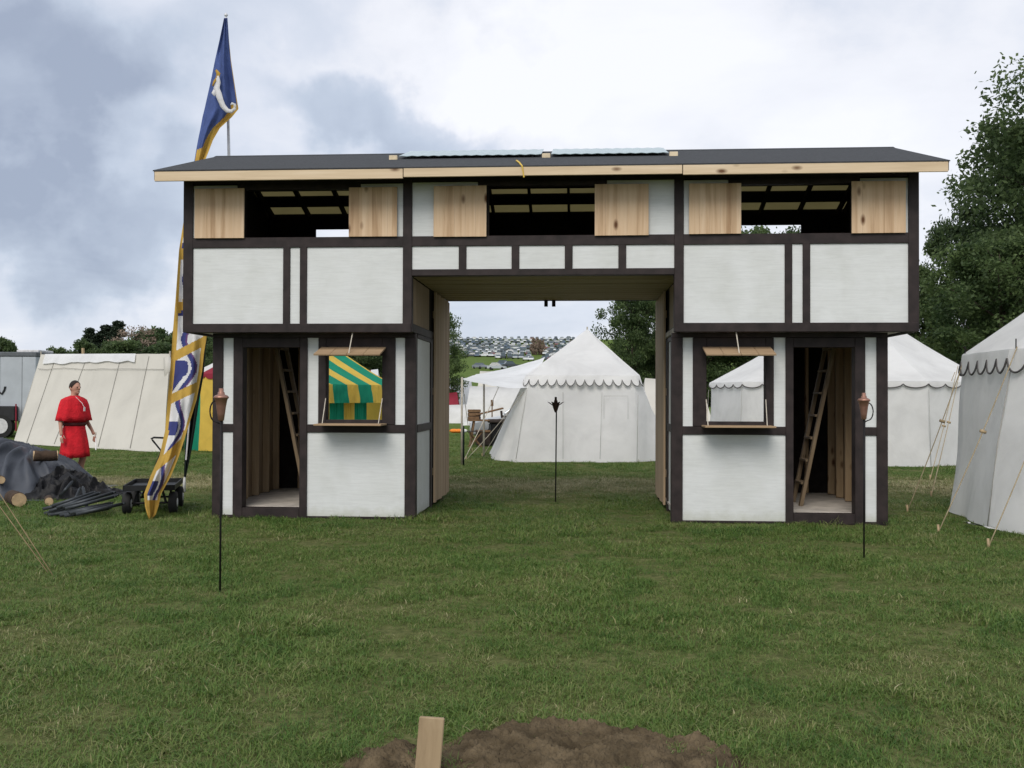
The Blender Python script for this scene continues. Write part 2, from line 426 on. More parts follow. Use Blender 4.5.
class MB:
    def __init__(s): s.v, s.f, s.m = [], [], []
    def add(s, vs, fs, mi=0):
        k = len(s.v); s.v += [tuple(p) for p in vs]
        s.f += [tuple(i + k for i in f) for f in fs]; s.m += [mi] * len(fs)
        return s
    def box(s, x0, x1, y0, y1, z0, z1, mi=0, mat=None):
        if x1 < x0: x0, x1 = x1, x0
        if y1 < y0: y0, y1 = y1, y0
        vs = [Vector((x, y, z)) for z in (z0, z1) for y in (y0, y1) for x in (x0, x1)]
        if mat is not None: vs = [mat @ p for p in vs]
        return s.add(vs, [(0, 2, 3, 1), (4, 5, 7, 6), (0, 1, 5, 4), (1, 3, 7, 5), (3, 2, 6, 7), (2, 0, 4, 6)], mi)
    def tube(s, pts, r, n=8, mi=0, cap=True):
        pts = [Vector(p) for p in pts]
        rs = r if isinstance(r, (list, tuple)) else [r] * len(pts)
        rings = []
        for i, p in enumerate(pts):
            t = (pts[min(i + 1, len(pts) - 1)] - pts[max(i - 1, 0)]).normalized()
            a = t.cross(Vector((0, 0, 1)))
            if a.length < .05: a = t.cross(Vector((0, 1, 0)))
            a.normalize(); b = t.cross(a)
            rings.append([p + (a * math.cos(2 * math.pi * k / n) + b * math.sin(2 * math.pi * k / n)) * rs[i] for k in range(n)])
        vs = [q for rg in rings for q in rg]; fs = []
        for i in range(len(pts) - 1):
            for k in range(n):
                fs.append((i * n + k, i * n + (k + 1) % n, (i + 1) * n + (k + 1) % n, (i + 1) * n + k))
        if cap:
            fs.append(tuple(range(n - 1, -1, -1))); fs.append(tuple((len(pts) - 1) * n + k for k in range(n)))
        return s.add(vs, fs, mi)
    def lathe(s, prof, n=20, c=(0, 0, 0), mi=0):
        vs = [(c[0] + r * math.cos(2 * math.pi * k / n), c[1] + r * math.sin(2 * math.pi * k / n), c[2] + z) for r, z in prof for k in range(n)]
        fs = [(i * n + k, i * n + (k + 1) % n, (i + 1) * n + (k + 1) % n, (i + 1) * n + k) for i in range(len(prof) - 1) for k in range(n)]
        fs += [tuple(range(n - 1, -1, -1)), tuple((len(prof) - 1) * n + k for k in range(n))]
        return s.add(vs, fs, mi)
    def grid(s, P, mi=0, mif=None):
        """P: list of rows of points"""
        nr, nc = len(P), len(P[0]); k = len(s.v)
        s.v += [tuple(p) for row in P for p in row]
        for i in range(nr - 1):
            for j in range(nc - 1):
                s.f.append((k + i * nc + j, k + i * nc + j + 1, k + (i + 1) * nc + j + 1, k + (i + 1) * nc + j))
                s.m.append(mif(i, j) if mif else mi)
        return s
    def prism(s, outline, y0, y1, mi=0, tr=None):
        """outline in (x, z), extruded along y"""
        n = len(outline)
        vs = [Vector((x, y0, z)) for x, z in outline] + [Vector((x, y1, z)) for x, z in outline]
        if tr is not None: vs = [tr @ p for p in vs]
        fs = [tuple(range(n)), tuple(range(2 * n - 1, n - 1, -1))] + [(i, i + n, (i + 1) % n + n, (i + 1) % n) for i in range(n)]
        return s.add(vs, fs, mi)
    def build(s, name, mats, parent=None, world=False, smooth=False, bevel=0, solid=0):
        me = bpy.data.meshes.new(name)
        vs = s.v
        if parent is not None and world:
            inv = root_matrix(parent).inverted()
            vs = [inv @ Vector(p) for p in vs]
        me.from_pydata([tuple(p) for p in vs], [], s.f)
        mats = mats if isinstance(mats, (list, tuple)) else [mats]
        for m in mats: me.materials.append(M[m])
        if len(mats) > 1: me.polygons.foreach_set('material_index', s.m)
        bm = bmesh.new(); bm.from_mesh(me)
        bmesh.ops.recalc_face_normals(bm, faces=bm.faces)
        if bevel:
            es = [e for e in bm.edges if len(e.link_faces) == 2 and e.calc_face_angle(0) > .6]
            bmesh.ops.bevel(bm, geom=es, offset=bevel, segments=1, affect='EDGES')
        bm.to_mesh(me); bm.free()
        if smooth: me.polygons.foreach_set('use_smooth', [True] * len(me.polygons))
        o = bpy.data.objects.new(name, me)
        col.objects.link(o)
        if parent is not None: o.parent = parent
        if solid:
            md = o.modifiers.new('thickness', 'SOLIDIFY'); md.thickness = solid; md.offset = 0
        return o
def structure(o):
    o['kind'] = 'structure'; return o
def copy_tree(o, parent=None):
    c = o.copy(); col.objects.link(c)
    if parent is not None: c.parent = parent
    for ch in list(o.children): copy_tree(ch, c)
    return c
def nz(x, y=0., z=0., s=1.):
    return mnoise.noise((x * s, y * s, z * s))

# ------------------------------------------------------------------ ground
def build_ground():
    xs = sorted(set([round(t, 2) for t in np.concatenate([np.linspace(-1500, -400, 12), np.linspace(-400, -60, 35), np.linspace(-60, 60, 49), np.linspace(60, 400, 35), np.linspace(400, 1500, 12)])]))
    ys = sorted(set([round(t, 2) for t in np.concatenate([np.linspace(-60, 80, 45), np.linspace(80, 620, 109), np.linspace(620, 1600, 20)])]))
    mb = MB()
    mb.grid([[(x, y, hill(x, y)) for x in xs] for y in ys])
    structure(mb.build('ground', 'ground', smooth=True))
build_ground()

# ------------------------------------------------------------------ the half-timbered gatehouse
YAW = R(-3.9)
GO = Vector((.388, 12.684, 0))
gate = thing('gatehouse', 'half-timbered wooden gatehouse with white panels, brown beams and a wide central passage', 'gatehouse', GO, YAW)
GM = MATS[gate.name]
def gl(u, v, yp):
    """point of the gatehouse's own frame seen at a pixel, on its plane y = yp"""
    inv = GM.inverted()
    o = inv @ Vector((0, 0, CAM_H)); d = inv.to_3x3() @ ray(u, v)
    t = (yp - o.y) / d.y
    return o + d * t

def gbox(name, mat, x0, x1, y0, y1, z0, z1, bevel=.004, parent=gate):
    return MB().box(x0, x1, y0, y1, z0, z1).build(name, mat, parent, bevel=bevel)

J = -.30
ZR0 = 4.345           # roof top at the front edge
def roof_z(y):       # top of the roof
    return ZR0 + (y + .76) * (.67 / 2.11) if y <= 1.35 else 5.015 - (y - 1.35) * (.67 / 2.11)

def lower_tower(s):
    XW = 3.45
    W = .065 if s > 0 else 0
    X = lambda a: s * a
    pan = lambda x0, x1, z0, z1: gbox('wall_panel', 'white', X(x0), X(x1), .0, .02, z0, z1, 0)
    pan(1.74, 1.90, 1.19, 2.35); pan(2.87, 3.05, 1.19, 2.35); pan(3.98, 4.16, .04, 1.13); pan(3.98, 4.16, 1.19, 2.35)
    pan(1.74, 3.05, .035, 1.13)
    gbox('timber_post', 'brown', X(1.62), X(1.76), -.022, .12, .0, 2.34)
    gbox('timber_post', 'brown', X(4.14), X(4.275), -.022, .12, .0, 2.34)
    gbox('timber_beam', 'brown', X(1.625), X(4.272), -.026, .10, 2.328, 2.388)
    gbox('timber_rail', 'brown', X(1.75), X(3.04), -.018, .05, 1.11, 1.215)
    gbox('timber_rail', 'brown', X(3.99), X(4.15), -.018, .05, 1.11, 1.215)
    gbox('timber_rail', 'brown', X(1.75), X(3.04), -.016, .05, .005, .036)
    gbox('timber_rail', 'brown', X(3.99), X(4.15), -.016, .05, .005, .042)
    # door frame, window frame: one mesh each
    mb = MB()
    mb.box(X(3.03), X(3.125), -.030, .14, .005, 2.326).box(X(3.875), X(4.0), -.0302, .14, .0052, 2.326)
    mb.box(X(3.126), X(3.874), -.0285, .13, 2.205, 2.325).box(X(3.126), X(3.874), -.0285, .13, .006, .135)
    mb.build('door_frame', 'brown', gate, bevel=.004)
    mb = MB()
    mb.box(X(1.885), X(2.055), -.024, .13, 1.216, 2.326).box(X(2.785), X(2.885), -.0242, .13, 1.2162, 2.326)
    mb.box(X(2.056), X(2.784), -.022, .12, 2.10, 2.325).box(X(2.056), X(2.784), -.022, .12, 1.217, 1.275)
    mb.build('window_frame', 'brown', gate, bevel=.004)
    # inside lining of the front wall, around door and window
    mb = MB()
    for a, b, c, d in ((1.66, 2.05, .1, 2.37), (2.79, 3.12, .1, 2.37), (3.88, 4.25, .1, 2.37), (2.05, 2.79, .1, 1.27), (2.05, 2.79, 2.105, 2.37), (3.12, 3.88, 2.21, 2.37)):
        mb.box(X(a), X(b), .145, .157, c, d)
    mb.build('wall_lining', 'ply', gate)
    # passage side wall
    for z0, z1 in ((.04, 1.13), (1.19, 2.35)):
        gbox('wall_panel', 'white', X(1.632 + W), X(1.65 + W), .10, 1.27, z0, z1, 0)
    gbox('timber_rail', 'brown', X(1.615 + W), X(1.66 + W), .12, 1.26, 1.11, 1.215)
    gbox('timber_rail', 'brown', X(1.617 + W), X(1.66 + W), .12, 1.26, 2.33, 2.386)
    gbox('timber_post', 'brown', X(1.612 + W), X(1.67 + W), 1.25, 1.39, 0, 2.387)
    gbox('wall_sheet', 'dark', X(1.64 + W), X(1.655 + W), 1.39, 2.66, .02, 2.387, 0)
    # outer side wall
    for y0, y1 in ((.10, 1.33), (1.40, 2.6)):
        for z0, z1 in ((.04, 1.13), (1.19, 2.35)):
            gbox('wall_panel', 'white', X(4.25), X(4.268), y0, y1, z0, z1, 0)
    gbox('timber_rail', 'brown', X(4.24), X(4.285), .12, 2.6, 1.11, 1.215)
    gbox('timber_post', 'brown', X(4.238), X(4.288), 1.31, 1.42, 0, 2.387)
    gbox('timber_post', 'brown', X(4.236), X(4.287), 2.58, 2.70, 0, 2.387)
    gbox('side_lining', 'ply', X(4.225), X(4.237), .16, 2.64, .1, 2.38, 0)
    # back wall with a wide window hole
    mb = MB()
    for a, b, c, d in ((1.66, 1.98, .02, 2.38), (XW, 4.236, .02, 2.38), (1.98, XW, .02, 1.19), (1.98, XW, 2.22, 2.38)):
        mb.box(X(a), X(b), 2.66, 2.69, c, d)
    mb.build('back_wall', 'dark', gate)  # plywood wall coloured with the darkness of the unlit tower
    # studs along the outer wall and the back wall
    for y in (.45, .93, 1.41, 1.89, 2.37):
        gbox('stud', 'stud', X(4.13), X(4.224), y, y + .04, .15, 2.36, .003)
    for x in (1.75, 3.52, 3.85):
        gbox('stud', 'stud', X(x), X(x + .04), 2.57, 2.659, .15, 2.36, .003)
    gbox('tower_floor', 'floorply', X(1.68), X(4.22), .142, 2.655, .11, .14, 0)
    # hinged flap above the window, held up by a cord to the jetty
    w0, w1 = 2.0, 2.84
    mb = MB()
    nb = 4
    for k in range(nb):
        a, b = w0 + (w1 - w0) * k / nb + .002, w0 + (w1 - w0) * (k + 1) / nb - .002
        mb.box(X(a), X(b), 0, .40, 0, .022, mat=Matrix.Translation((0, -.43, 2.085)) @ Matrix.Rotation(R(15), 4, 'X'))
    fl = mb.build('window_flap', 'flapwood', gate, bevel=.002)
    MB().tube([(X(2.40), -.40, 2.115), (X(2.38), -.27, 2.395)], .007, 6).build('cord', 'rope', fl)
    # serving shelf under the window, hung on two cords
    sh = gbox('window_shelf', 'flapwood', X(1.99), X(2.84), -.42, -.032, 1.21, 1.232, .003)
    for xx in (2.03, 2.74):
        MB().tube([(X(xx), -.37, 1.236), (X(xx + (.02 if xx < 2.4 else .045)), -.027, 1.55)], .006, 6).build('cord', 'rope', sh)
for s in (-1, 1): lower_tower(s)

# upper storey front -------------------------------------------------
def upanel(x0, x1, z0, z1): return gbox('wall_panel', 'white', x0, x1, J, J + .02, z0, z1, 0)
for s in (-1, 1):
    X = lambda a: s * a
    upanel(X(3.25), X(4.45), 2.47, 3.47); upanel(X(3.04), X(3.19), 2.47, 3.47); upanel(X(1.72), X(2.97), 2.47, 3.47)
    upanel(X(3.83), X(4.45), 3.56, 4.245); upanel(X(1.72), X(2.36), 3.56, 4.245); upanel(X(.70), X(1.65), 3.56, 4.255)
    gbox('timber_post', 'brown', X(4.43), X(4.555), J - .024, J + .10, 2.385, 4.34)
    gbox('timber_post', 'brown', X(1.625), X(1.74), J - .024, J + .10, 2.386, 4.34)
    gbox('timber_post', 'brown', X(3.175), X(3.265), J - .019, J + .04, 2.485, 3.46)
    gbox('timber_post', 'brown', X(2.96), X(3.05), J - .019, J + .04, 2.485, 3.46)
    gbox('timber_beam', 'brown', X(1.635), X(4.545), J - .030, J + .10, 2.38, 2.49)
    gbox('timber_rail', 'brown', X(1.735), X(4.44), J - .020, J + .08, 3.452, 3.58)
    # header over the window opening
    gbox('timber_beam', 'brown', X(2.28), X(3.86), J - .016, J + .08, 4.185, 4.26)
    gbox('window_post', 'dark', X(2.30), X(2.42), J - .012, J + .07, 3.578, 4.19)
    gbox('window_post', 'dark', X(3.76), X(3.84), J - .012, J + .07, 3.578, 4.19)
    # shutters slid open, each of five upright boards
    for k, (a, b, z0, z1) in enumerate(((1.80, 2.43, 3.575, 4.195), (3.75, 4.39, 3.57, 4.20), (.65, 1.31, 3.565, 4.20))):
        if s < 0: a, b = ((1.81, 2.42), (3.76, 4.40), (.69, 1.35))[k]
        mb = MB()
        nb = 5
        for q in range(nb):
            w = (b - a) / nb
            mb.box(X(a + q * w + .0005), X(a + (q + 1) * w - .0005), J - .052 - .0007 * (q % 2), J - .030, z0 + .0004 * q, z1 - .0004 * q)
        sh = mb.build('shutter', 'pine', gate, bevel=.001)
        for zb in (z0 + .1, z1 - .16):
            MB().box(X(a + .05), X(b - .05), J - .0295, J - .0215, zb, zb + .06).build('batten', 'stud', sh)
    # lining behind the white panels
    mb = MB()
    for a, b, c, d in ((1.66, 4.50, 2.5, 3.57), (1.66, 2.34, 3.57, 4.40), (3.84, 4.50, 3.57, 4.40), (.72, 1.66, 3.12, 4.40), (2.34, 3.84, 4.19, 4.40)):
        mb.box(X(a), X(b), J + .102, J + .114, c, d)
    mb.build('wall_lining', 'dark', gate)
    # outer side wall of the upper storey
    for y0, y1 in ((-.19, 1.3), (1.4, 2.9)):
        for z0, z1 in ((2.47, 3.47), (3.56, 4.26)):
            gbox('wall_panel', 'white', X(4.53), X(4.548), y0, y1, z0, z1, 0)
    gbox('timber_rail', 'brown', X(4.52), X(4.565), -.2, 2.9, 3.452, 3.58)
    gbox('timber_rail', 'brown', X(4.52), X(4.567), -.2, 2.9, 2.38, 2.49)
    gbox('timber_rail', 'brown', X(4.52), X(4.566), -.2, 2.9, 4.25, 4.34)
    gbox('timber_post', 'brown', X(4.518), X(4.569), 1.29, 1.41, 2.381, 4.339)
    gbox('timber_post', 'brown', X(4.518), X(4.569), 2.88, 3.02, 2.381, 4.339)
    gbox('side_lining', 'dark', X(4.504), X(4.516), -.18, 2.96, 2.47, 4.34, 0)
    MB().add([(X(4.50), -.29, 4.345), (X(4.50), 2.99, 4.345), (X(4.50), 2.99, roof_z(2.99) - .035), (X(4.50), 1.35, 4.975), (X(4.50), -.29, roof_z(-.29) - .035),
              (X(4.54), -.29, 4.345), (X(4.54), 2.99, 4.345), (X(4.54), 2.99, roof_z(2.99) - .035), (X(4.54), 1.35, 4.975), (X(4.54), -.29, roof_z(-.29) - .035)],
             [(0, 1, 2, 3, 4), (9, 8, 7, 6, 5), (0, 5, 6, 1), (1, 6, 7, 2), (2, 7, 8, 3), (3, 8, 9, 4), (4, 9, 5, 0)]).build('gable', 'dark', gate)
    # inner wall above the passage side, bare plywood in front and dark behind
    W = .065 if s > 0 else 0
    gbox('passage_panel', 'ply', X(1.637 + W), X(1.655 + W), J + .10, 1.2, 2.50, 3.075, 0)
    gbox('timber_rail', 'brown', X(1.625 + W), X(1.67 + W), J + .10, 2.98, 2.392, 2.498)
    gbox('wall_sheet', 'dark', X(1.64 + W), X(1.658 + W), 1.21, 2.98, 2.50, 3.085, 0)
    # floor of the wing
    gbox('upper_floor', 'floorply', X(1.67), X(4.50), J + .11, 2.97, 2.405, 2.47, 0)
# centre of the upper storey
for x0, x1 in ((-1.64, -1.03), (-.95, -.37), (-.29, .29), (.37, .95), (1.03, 1.64)):
    upanel(x0, x1, 3.14, 3.48)
for x in (-.99, -.33, .33, .99):
    gbox('timber_post', 'brown', x - .048, x + .048, J - .019, J + .04, 3.155, 3.46)
gbox('timber_rail', 'brown', -1.626, 1.626, J - .020, J + .08, 3.455, 3.58)
gbox('timber_beam', 'brown', -1.626, 1.626, J - .026, J + .10, 3.085, 3.165)
gbox('timber_beam', 'brown', -.80, .80, J - .016, J + .08, 4.20, 4.26)
for a in (-.74, .66): gbox('window_post', 'dark', a, a + .08, J - .012, J + .07, 3.578, 4.205)
gbox('wall_lining', 'dark', -.72, .72, J + .102, J + .114, 3.12, 3.57, 0)
gbox('wall_lining', 'dark', -.72, .72, J + .102, J + .114, 4.21, 4.40, 0)
gbox('wall_plate', 'brown', -4.553, 4.553, J - .010, J + .098, 4.262, 4.338)
gbox('frieze_board', 'dark', -4.5, 4.5, J + .02, J + .06, 4.34, 4.43, 0)
# passage ceiling: boards laid across the passage
mb = MB()
y = J + .10
k = 0
while y < 2.98:
    mb.box(-1.632, 1.70, y + .003, min(y + .147, 2.99), 3.086 + .003 * (k % 2), 3.112)
    y += .15; k += 1
mb.build('passage_ceiling', 'ceilwood', gate, bevel=.002)
gbox('ceiling_deck', 'floorply', -1.66, 1.66, J + .11, 2.97, 3.115, 3.14, 0)
gbox('timber_beam', 'brown', -1.64, 1.70, 2.992, 3.05, 3.02 + .06, 3.20)
for x in (-.06, .06):
    gbox('latch_bar', 'iron', x - .028, x + .028, 2.93, 2.985, 2.985, 3.085)
# upper back wall with openings in the wings
XBL, XBR = gl(316, 233, 2.97).x, gl(801, 231, 2.97).x
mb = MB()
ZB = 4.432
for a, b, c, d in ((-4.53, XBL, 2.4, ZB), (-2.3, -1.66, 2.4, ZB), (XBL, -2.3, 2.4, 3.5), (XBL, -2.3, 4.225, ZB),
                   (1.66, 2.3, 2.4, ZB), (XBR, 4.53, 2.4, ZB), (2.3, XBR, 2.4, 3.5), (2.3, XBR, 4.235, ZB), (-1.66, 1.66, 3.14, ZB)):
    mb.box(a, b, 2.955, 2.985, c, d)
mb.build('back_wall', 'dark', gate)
# partition walls between wings and centre (plywood with a doorway left open)
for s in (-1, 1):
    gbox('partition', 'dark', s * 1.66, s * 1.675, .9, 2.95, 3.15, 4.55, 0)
# roof: sheathing, felt, rafters, fascia, skylights
XR = 4.76
def slope(name, mat, dz0, dz1, y0, y1, x0=-XR, x1=XR):
    mb = MB()
    ya, yb = y0, y1
    vs = []
    for x in (x0, x1):
        vs += [(x, ya, roof_z(ya) + dz0), (x, yb, roof_z(yb) + dz0), (x, yb, roof_z(yb) + dz1), (x, ya, roof_z(ya) + dz1)]
    mb.add(vs, [(0, 1, 2, 3), (7, 6, 5, 4), (0, 4, 5, 1), (1, 5, 6, 2), (2, 6, 7, 3), (3, 7, 4, 0)])
    return mb.build(name, mat, gate)
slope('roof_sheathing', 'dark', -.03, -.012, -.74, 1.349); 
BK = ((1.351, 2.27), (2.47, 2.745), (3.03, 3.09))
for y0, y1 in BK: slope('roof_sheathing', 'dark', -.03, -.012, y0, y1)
for y0, y1 in ((2.255, 2.485), (2.73, 3.045)):          # translucent sheets let daylight through the back slope
    slope('roof_light', 'rooflight', .0055, .010, y0, y1)
slope('roof_felt', 'felt', -.010, .004, -.775, 1.349); 
for y0, y1 in BK: slope('roof_felt', 'felt', -.010, .004, y0, y1 + (.03 if y1 > 3 else 0))
MB().add([(-XR, 1.27, roof_z(1.27) + .005), (XR, 1.27, roof_z(1.27) + .005), (XR, 1.35, 5.027), (-XR, 1.35, 5.027), (XR, 1.43, roof_z(1.43) + .005), (-XR, 1.43, roof_z(1.43) + .005)],
         [(0, 1, 2, 3), (3, 2, 4, 5)]).build('ridge_strip', 'felt', gate, solid=.004)
for i in range(16):
    x = -4.42 + i * 8.84 / 15
    for y0, y1 in ((-.735, 1.33), (1.37, 3.08)):
        mb = MB()
        vs = []
        for xx in (x - .02, x + .02):
            vs += [(xx, y0, roof_z(y0) - .13), (xx, y1, roof_z(y1) - .13), (xx, y1, roof_z(y1) - .031), (xx, y0, roof_z(y0) - .031)]
        mb.add(vs, [(0, 1, 2, 3), (7, 6, 5, 4), (0, 4, 5, 1), (1, 5, 6, 2), (2, 6, 7, 3), (3, 7, 4, 0)])
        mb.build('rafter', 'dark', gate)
for x0, x1, dz in ((-4.74, -1.665, .004), (-1.655, 1.675, .020), (1.685, 4.74, .008)):
    gbox('fascia', 'fascia', x0, x1, -.772, -.742, 4.205 + dz, 4.322 + dz, .003)
gbox('fascia', 'fascia', -4.74, 4.74, 3.093, 3.118, 4.335, 4.425, .003)
for s in (-1, 1):
    for y0, y1 in ((-.74, 1.345), (1.355, 3.09)):
        mb = MB(); vs = []
        for xx in (s * 4.735, s * 4.757):
            vs += [(xx, y0, roof_z(y0) - .12), (xx, y1, roof_z(y1) - .12), (xx, y1, roof_z(y1) - .0305), (xx, y0, roof_z(y0) - .0305)]
        mb.add(vs, [(0, 1, 2, 3), (7, 6, 5, 4), (0, 4, 5, 1), (1, 5, 6, 2), (2, 6, 7, 3), (3, 7, 4, 0)])
        mb.build('barge_board', 'dark', gate)
for x0, x1 in ((-1.93, -.04), (.09, 1.62)):
    mb = MB()
    n = int((x1 - x0) / .035)
    rows = []
    for yy in (.42, 1.30):
        rows.append([(x0 + (x1 - x0) * i / n, yy, roof_z(yy) + .045 + .004 * math.sin(i * 1.57)) for i in range(n + 1)])
    mb.grid(rows)
    mb.build('skylight_sheet', 'skylight', gate, solid=.006)
for x in (-2.0, .025, 1.68):
    gbox('roof_block', 'block', x - .055, x + .055, .37, .43, roof_z(.37) - .01, roof_z(.43) + .042, .006)
MB().tube([(-.33, -.15, roof_z(-.15) + .012), (-.27, -.55, roof_z(-.55) + .02), (-.22, -.79, 4.33), (-.20, -.782, 4.2)], .011, 6).build('tie_cord', 'yellowstrap', gate)
# gate leaves folded back into the passage
for s in (-1, 1):
    XL = 1.645 if s > 0 else -1.585
    mb = MB()
    nb = 11
    for q in range(nb):
        y0 = 1.50 + q * 1.5 / nb
        mb.box(XL, XL + s * .03, y0 + .002, y0 + 1.5 / nb - .002, .06 + .006 * ((q * 3) % 4), 3.07 - .01 * ((q * 5) % 3))
    lf = mb.build('gate_leaf', 'gateply', gate, bevel=.002)
    for z in (.45, 1.6, 2.7):
        MB().box(XL + s * .032, XL + s * .05, 1.53, 2.95, z, z + .1).build('ledge', 'stud', lf)

# ladders: things of their own standing inside the towers
def ladder(s, label):
    base = GM @ Vector((s * (3.40 if s > 0 else 3.27), .80, .142))
    t = thing('ladder', label, 'ladder', base, YAW, 'ladders inside the gatehouse towers')
    lean = s * .46
    for y in (0, .48):
        MB().box(-.024, .024, y, y + .075, 0, 2.24, mat=Matrix.Shear('XY', 4, (lean / 2.24, 0))).build('rail', 'ladderwood', t, bevel=.003)
    for k in range(7):
        z = .28 + k * .30
        x = lean * z / 2.24
        MB().box(x - .045, x + .045, .076, .4795, z, z + .03).build('rung', 'ladderwood', t, bevel=.003)
ladder(-1, 'wooden ladder leaning inside the left tower behind its open doorway')
ladder(1, 'wooden ladder leaning inside the right tower behind its open doorway')

# ------------------------------------------------------------------ garden torches
def oil_torch(u, vfoot, vtop, side, label):
    g = G(u, vfoot)
    h = at(u, vtop, g.y).z
    t = thing('garden_torch', label, 'torch', g, 0, 'copper torches in front of the gatehouse')
    s = h / 1.63
    MB().tube([(0, 0, -.1), (.002, 0, 1.36 * s)], .0085, 8).build('pole', 'iron', t, smooth=True)
    z = 1.36 * s
    prof = [(.014, 0), (.024, .008), (.031, .06), (.039, .12), (.050, .172), (.060, .180), (.061, .188), (.046, .202), (.028, .208), (.026, .226), (.019, .229), (.019, .255), (.008, .256)]
    MB().lathe([(r, zz * 1.03) for r, zz in prof], 20, (0, 0, z)).build('oil_cone', 'copper', t, smooth=True)
    pts = []
    for i in range(13):
        a = -.5 + i / 12 * 1.0
        pts.append((side * (.042 + .048 * math.cos(a * math.pi)), 0, z + .08 + .085 * math.sin(a * math.pi)))
    MB().tube([(side * .012, 0, z - .02)] + pts + [(side * .046, 0, z + .168)], .006, 6).build('handle', 'iron', t, smooth=True)
oil_torch(220, 593, 387, -1, 'black pole torch with copper oil cone before the left tower')
oil_torch(864, 560, 392, 1, 'black pole torch with copper oil cone before the right tower')
def leaf_torch():
    g = G(555.5, 502)
    t = thing('garden_torch', 'dark iron torch with a leaf-shaped head standing in the open passage', 'torch', g)
    MB().tube([(0, 0, -.1), (.01, 0, 1.36)], .010, 8).build('pole', 'iron', t, smooth=True)
    mb = MB().lathe([(.014, 1.34), (.03, 1.38), (.052, 1.45), (.058, 1.47), (.030, 1.478), (.026, 1.52), (.018, 1.525), (.017, 1.57), (.004, 1.575)], 16)
    mb.build('oil_cup', 'rust', t, smooth=True)
    for k in range(6):
        a = k * math.pi / 3
        c, s = math.cos(a), math.sin(a)
        MB().add([(c * .03, s * .03, 1.43), (c * .085 - s * .02, s * .085 + c * .02, 1.485), (c * .125, s * .125, 1.50), (c * .085 + s * .02, s * .085 - c * .02, 1.485)], [(0, 1, 2, 3)]).build('leaf', 'rust', t, solid=.004)
leaf_torch()

# ------------------------------------------------------------------ tents
def ring_pts(poly, per):
    """points along a closed polygon, per pieces on each side"""
    out = []
    n = len(poly)
    for i in range(n):
        a, b = Vector(poly[i]), Vector(poly[(i + 1) % n])
        for k in range(per): out.append(a.lerp(b, k / per))
    return out
def pavilion(root, bottom, eave, ez, peak, per=10, flare=.0, wall='canvas', roof='canvas', val_h=.16, scallop=.45, trim=True, sag=.10, wrinkle=.02, stripe=None, valm=None, seed=0):
    """cloth pavilion: bottom and eave outlines with equal corner counts, a peak point"""
    B, E = ring_pts(bottom, per), ring_pts(eave, per)
    n = len(B)
    nrow = 9
    rows = []
    cx = sum(p.x for p in E) / n; cy = sum(p.y for p in E) / n
    for r in range(nrow):
        f = r / (nrow - 1)
        row = []
        for i in range(n + 1):
            b, e = B[i % n], E[i % n]
            p = b.lerp(e, f)
            d = (Vector((p.x, p.y)) - Vector((cx, cy))); d.normalize()
            w = nz(p.x * 2.1 + seed, p.y * 2.1, f * .9) * wrinkle * (1.4 - f) * 2 + nz(p.x * .8, p.y * .8, f * 2 + seed) * wrinkle * 1.5
            bow = -math.sin(f * math.pi) * .03
            zb = .015 + .02 * abs(nz(i * .9, seed, 0))
            row.append((p.x + d.x * (w + bow), p.y + d.y * (w + bow), zb * (1 - f) + ez * f))
        rows.append(row)
    st = (lambda i, j: stripe(j)) if stripe else None
    mats_w = wall if isinstance(wall, (list, tuple)) else [wall]
    MB().grid(rows, 0, st).build('wall', mats_w, root, True, True)
    # roof
    nr = 10
    rows = []
    pk = Vector(peak)
    for r in range(nr + 1):
        f = r / nr
        row = []
        for i in range(n + 1):
            e = E[i % n]
            d = Vector((e.x - cx, e.y - cy, 0)); d.normalize()
            corner = abs((i % per) / per - .5) * 2        # 1 on a seam, 0 midway
            over = .03
            p = Vector((e.x + d.x * over, e.y + d.y * over, ez + .01)).lerp(pk, f)
            dz = -math.sin(math.pi * f) * (sag + .05 * (1 - corner)) + .012 * nz(p.x * 2, p.y * 2, seed)
            if f == 1: dz = 0
            row.append((p.x, p.y, p.z + dz))
        rows.append(row)
    mats_r = roof if isinstance(roof, (list, tuple)) else [roof]
    MB().grid(rows, 0, st).build('roof', mats_r, root, True, True)
    # valance with scalloped lower edge and its dark cord
    length = sum((E[i] - E[(i + 1) % n]).length for i in range(n))
    nsc = max(8, round(length / scallop)); sub = 10
    m = nsc * sub
    acc = [0]
    for i in range(n): acc.append(acc[-1] + (E[(i + 1) % n] - E[i]).length)
    top, bot = [], []
    for k in range(m + 1):
        s = (k / m) * length
        i = 0
        i = min(n - 1, max(0, int(np.searchsorted(acc, s, 'right') - 1)))
        f = (s - acc[i]) / max(1e-6, acc[i + 1] - acc[i])
        p = E[i].lerp(E[(i + 1) % n], f)
        d = Vector((p.x - cx, p.y - cy)); d.normalize()
        ph = (k % sub) / sub
        hh = val_h * (.38 + .62 * abs(math.sin(math.pi * ph)) ** .55)
        o = .045 + flare * hh + .008 * nz(k * .21, seed)
        top.append((p.x + d.x * .034, p.y + d.y * .034, ez + .008)); bot.append((p.x + d.x * o, p.y + d.y * o, ez - hh))
    mid = [tuple((np.array(a) * .5 + np.array(b) * .5)) for a, b in zip(top, bot)]
    per_s = (lambda i, j: stripe(int(j / m * n))) if stripe else None
    MB().grid([top, mid, bot], 0, per_s).build('valance', valm or mats_r, root, True, True)
    if trim:
        c2 = [Vector(p) + (Vector(p) - Vector((cx, cy, p[2]))).normalized() * .004 for p in bot]
        MB().tube(c2, .010 if trim is True else trim, 5, cap=False).build('valance_cord', 'trim', root, True, True)
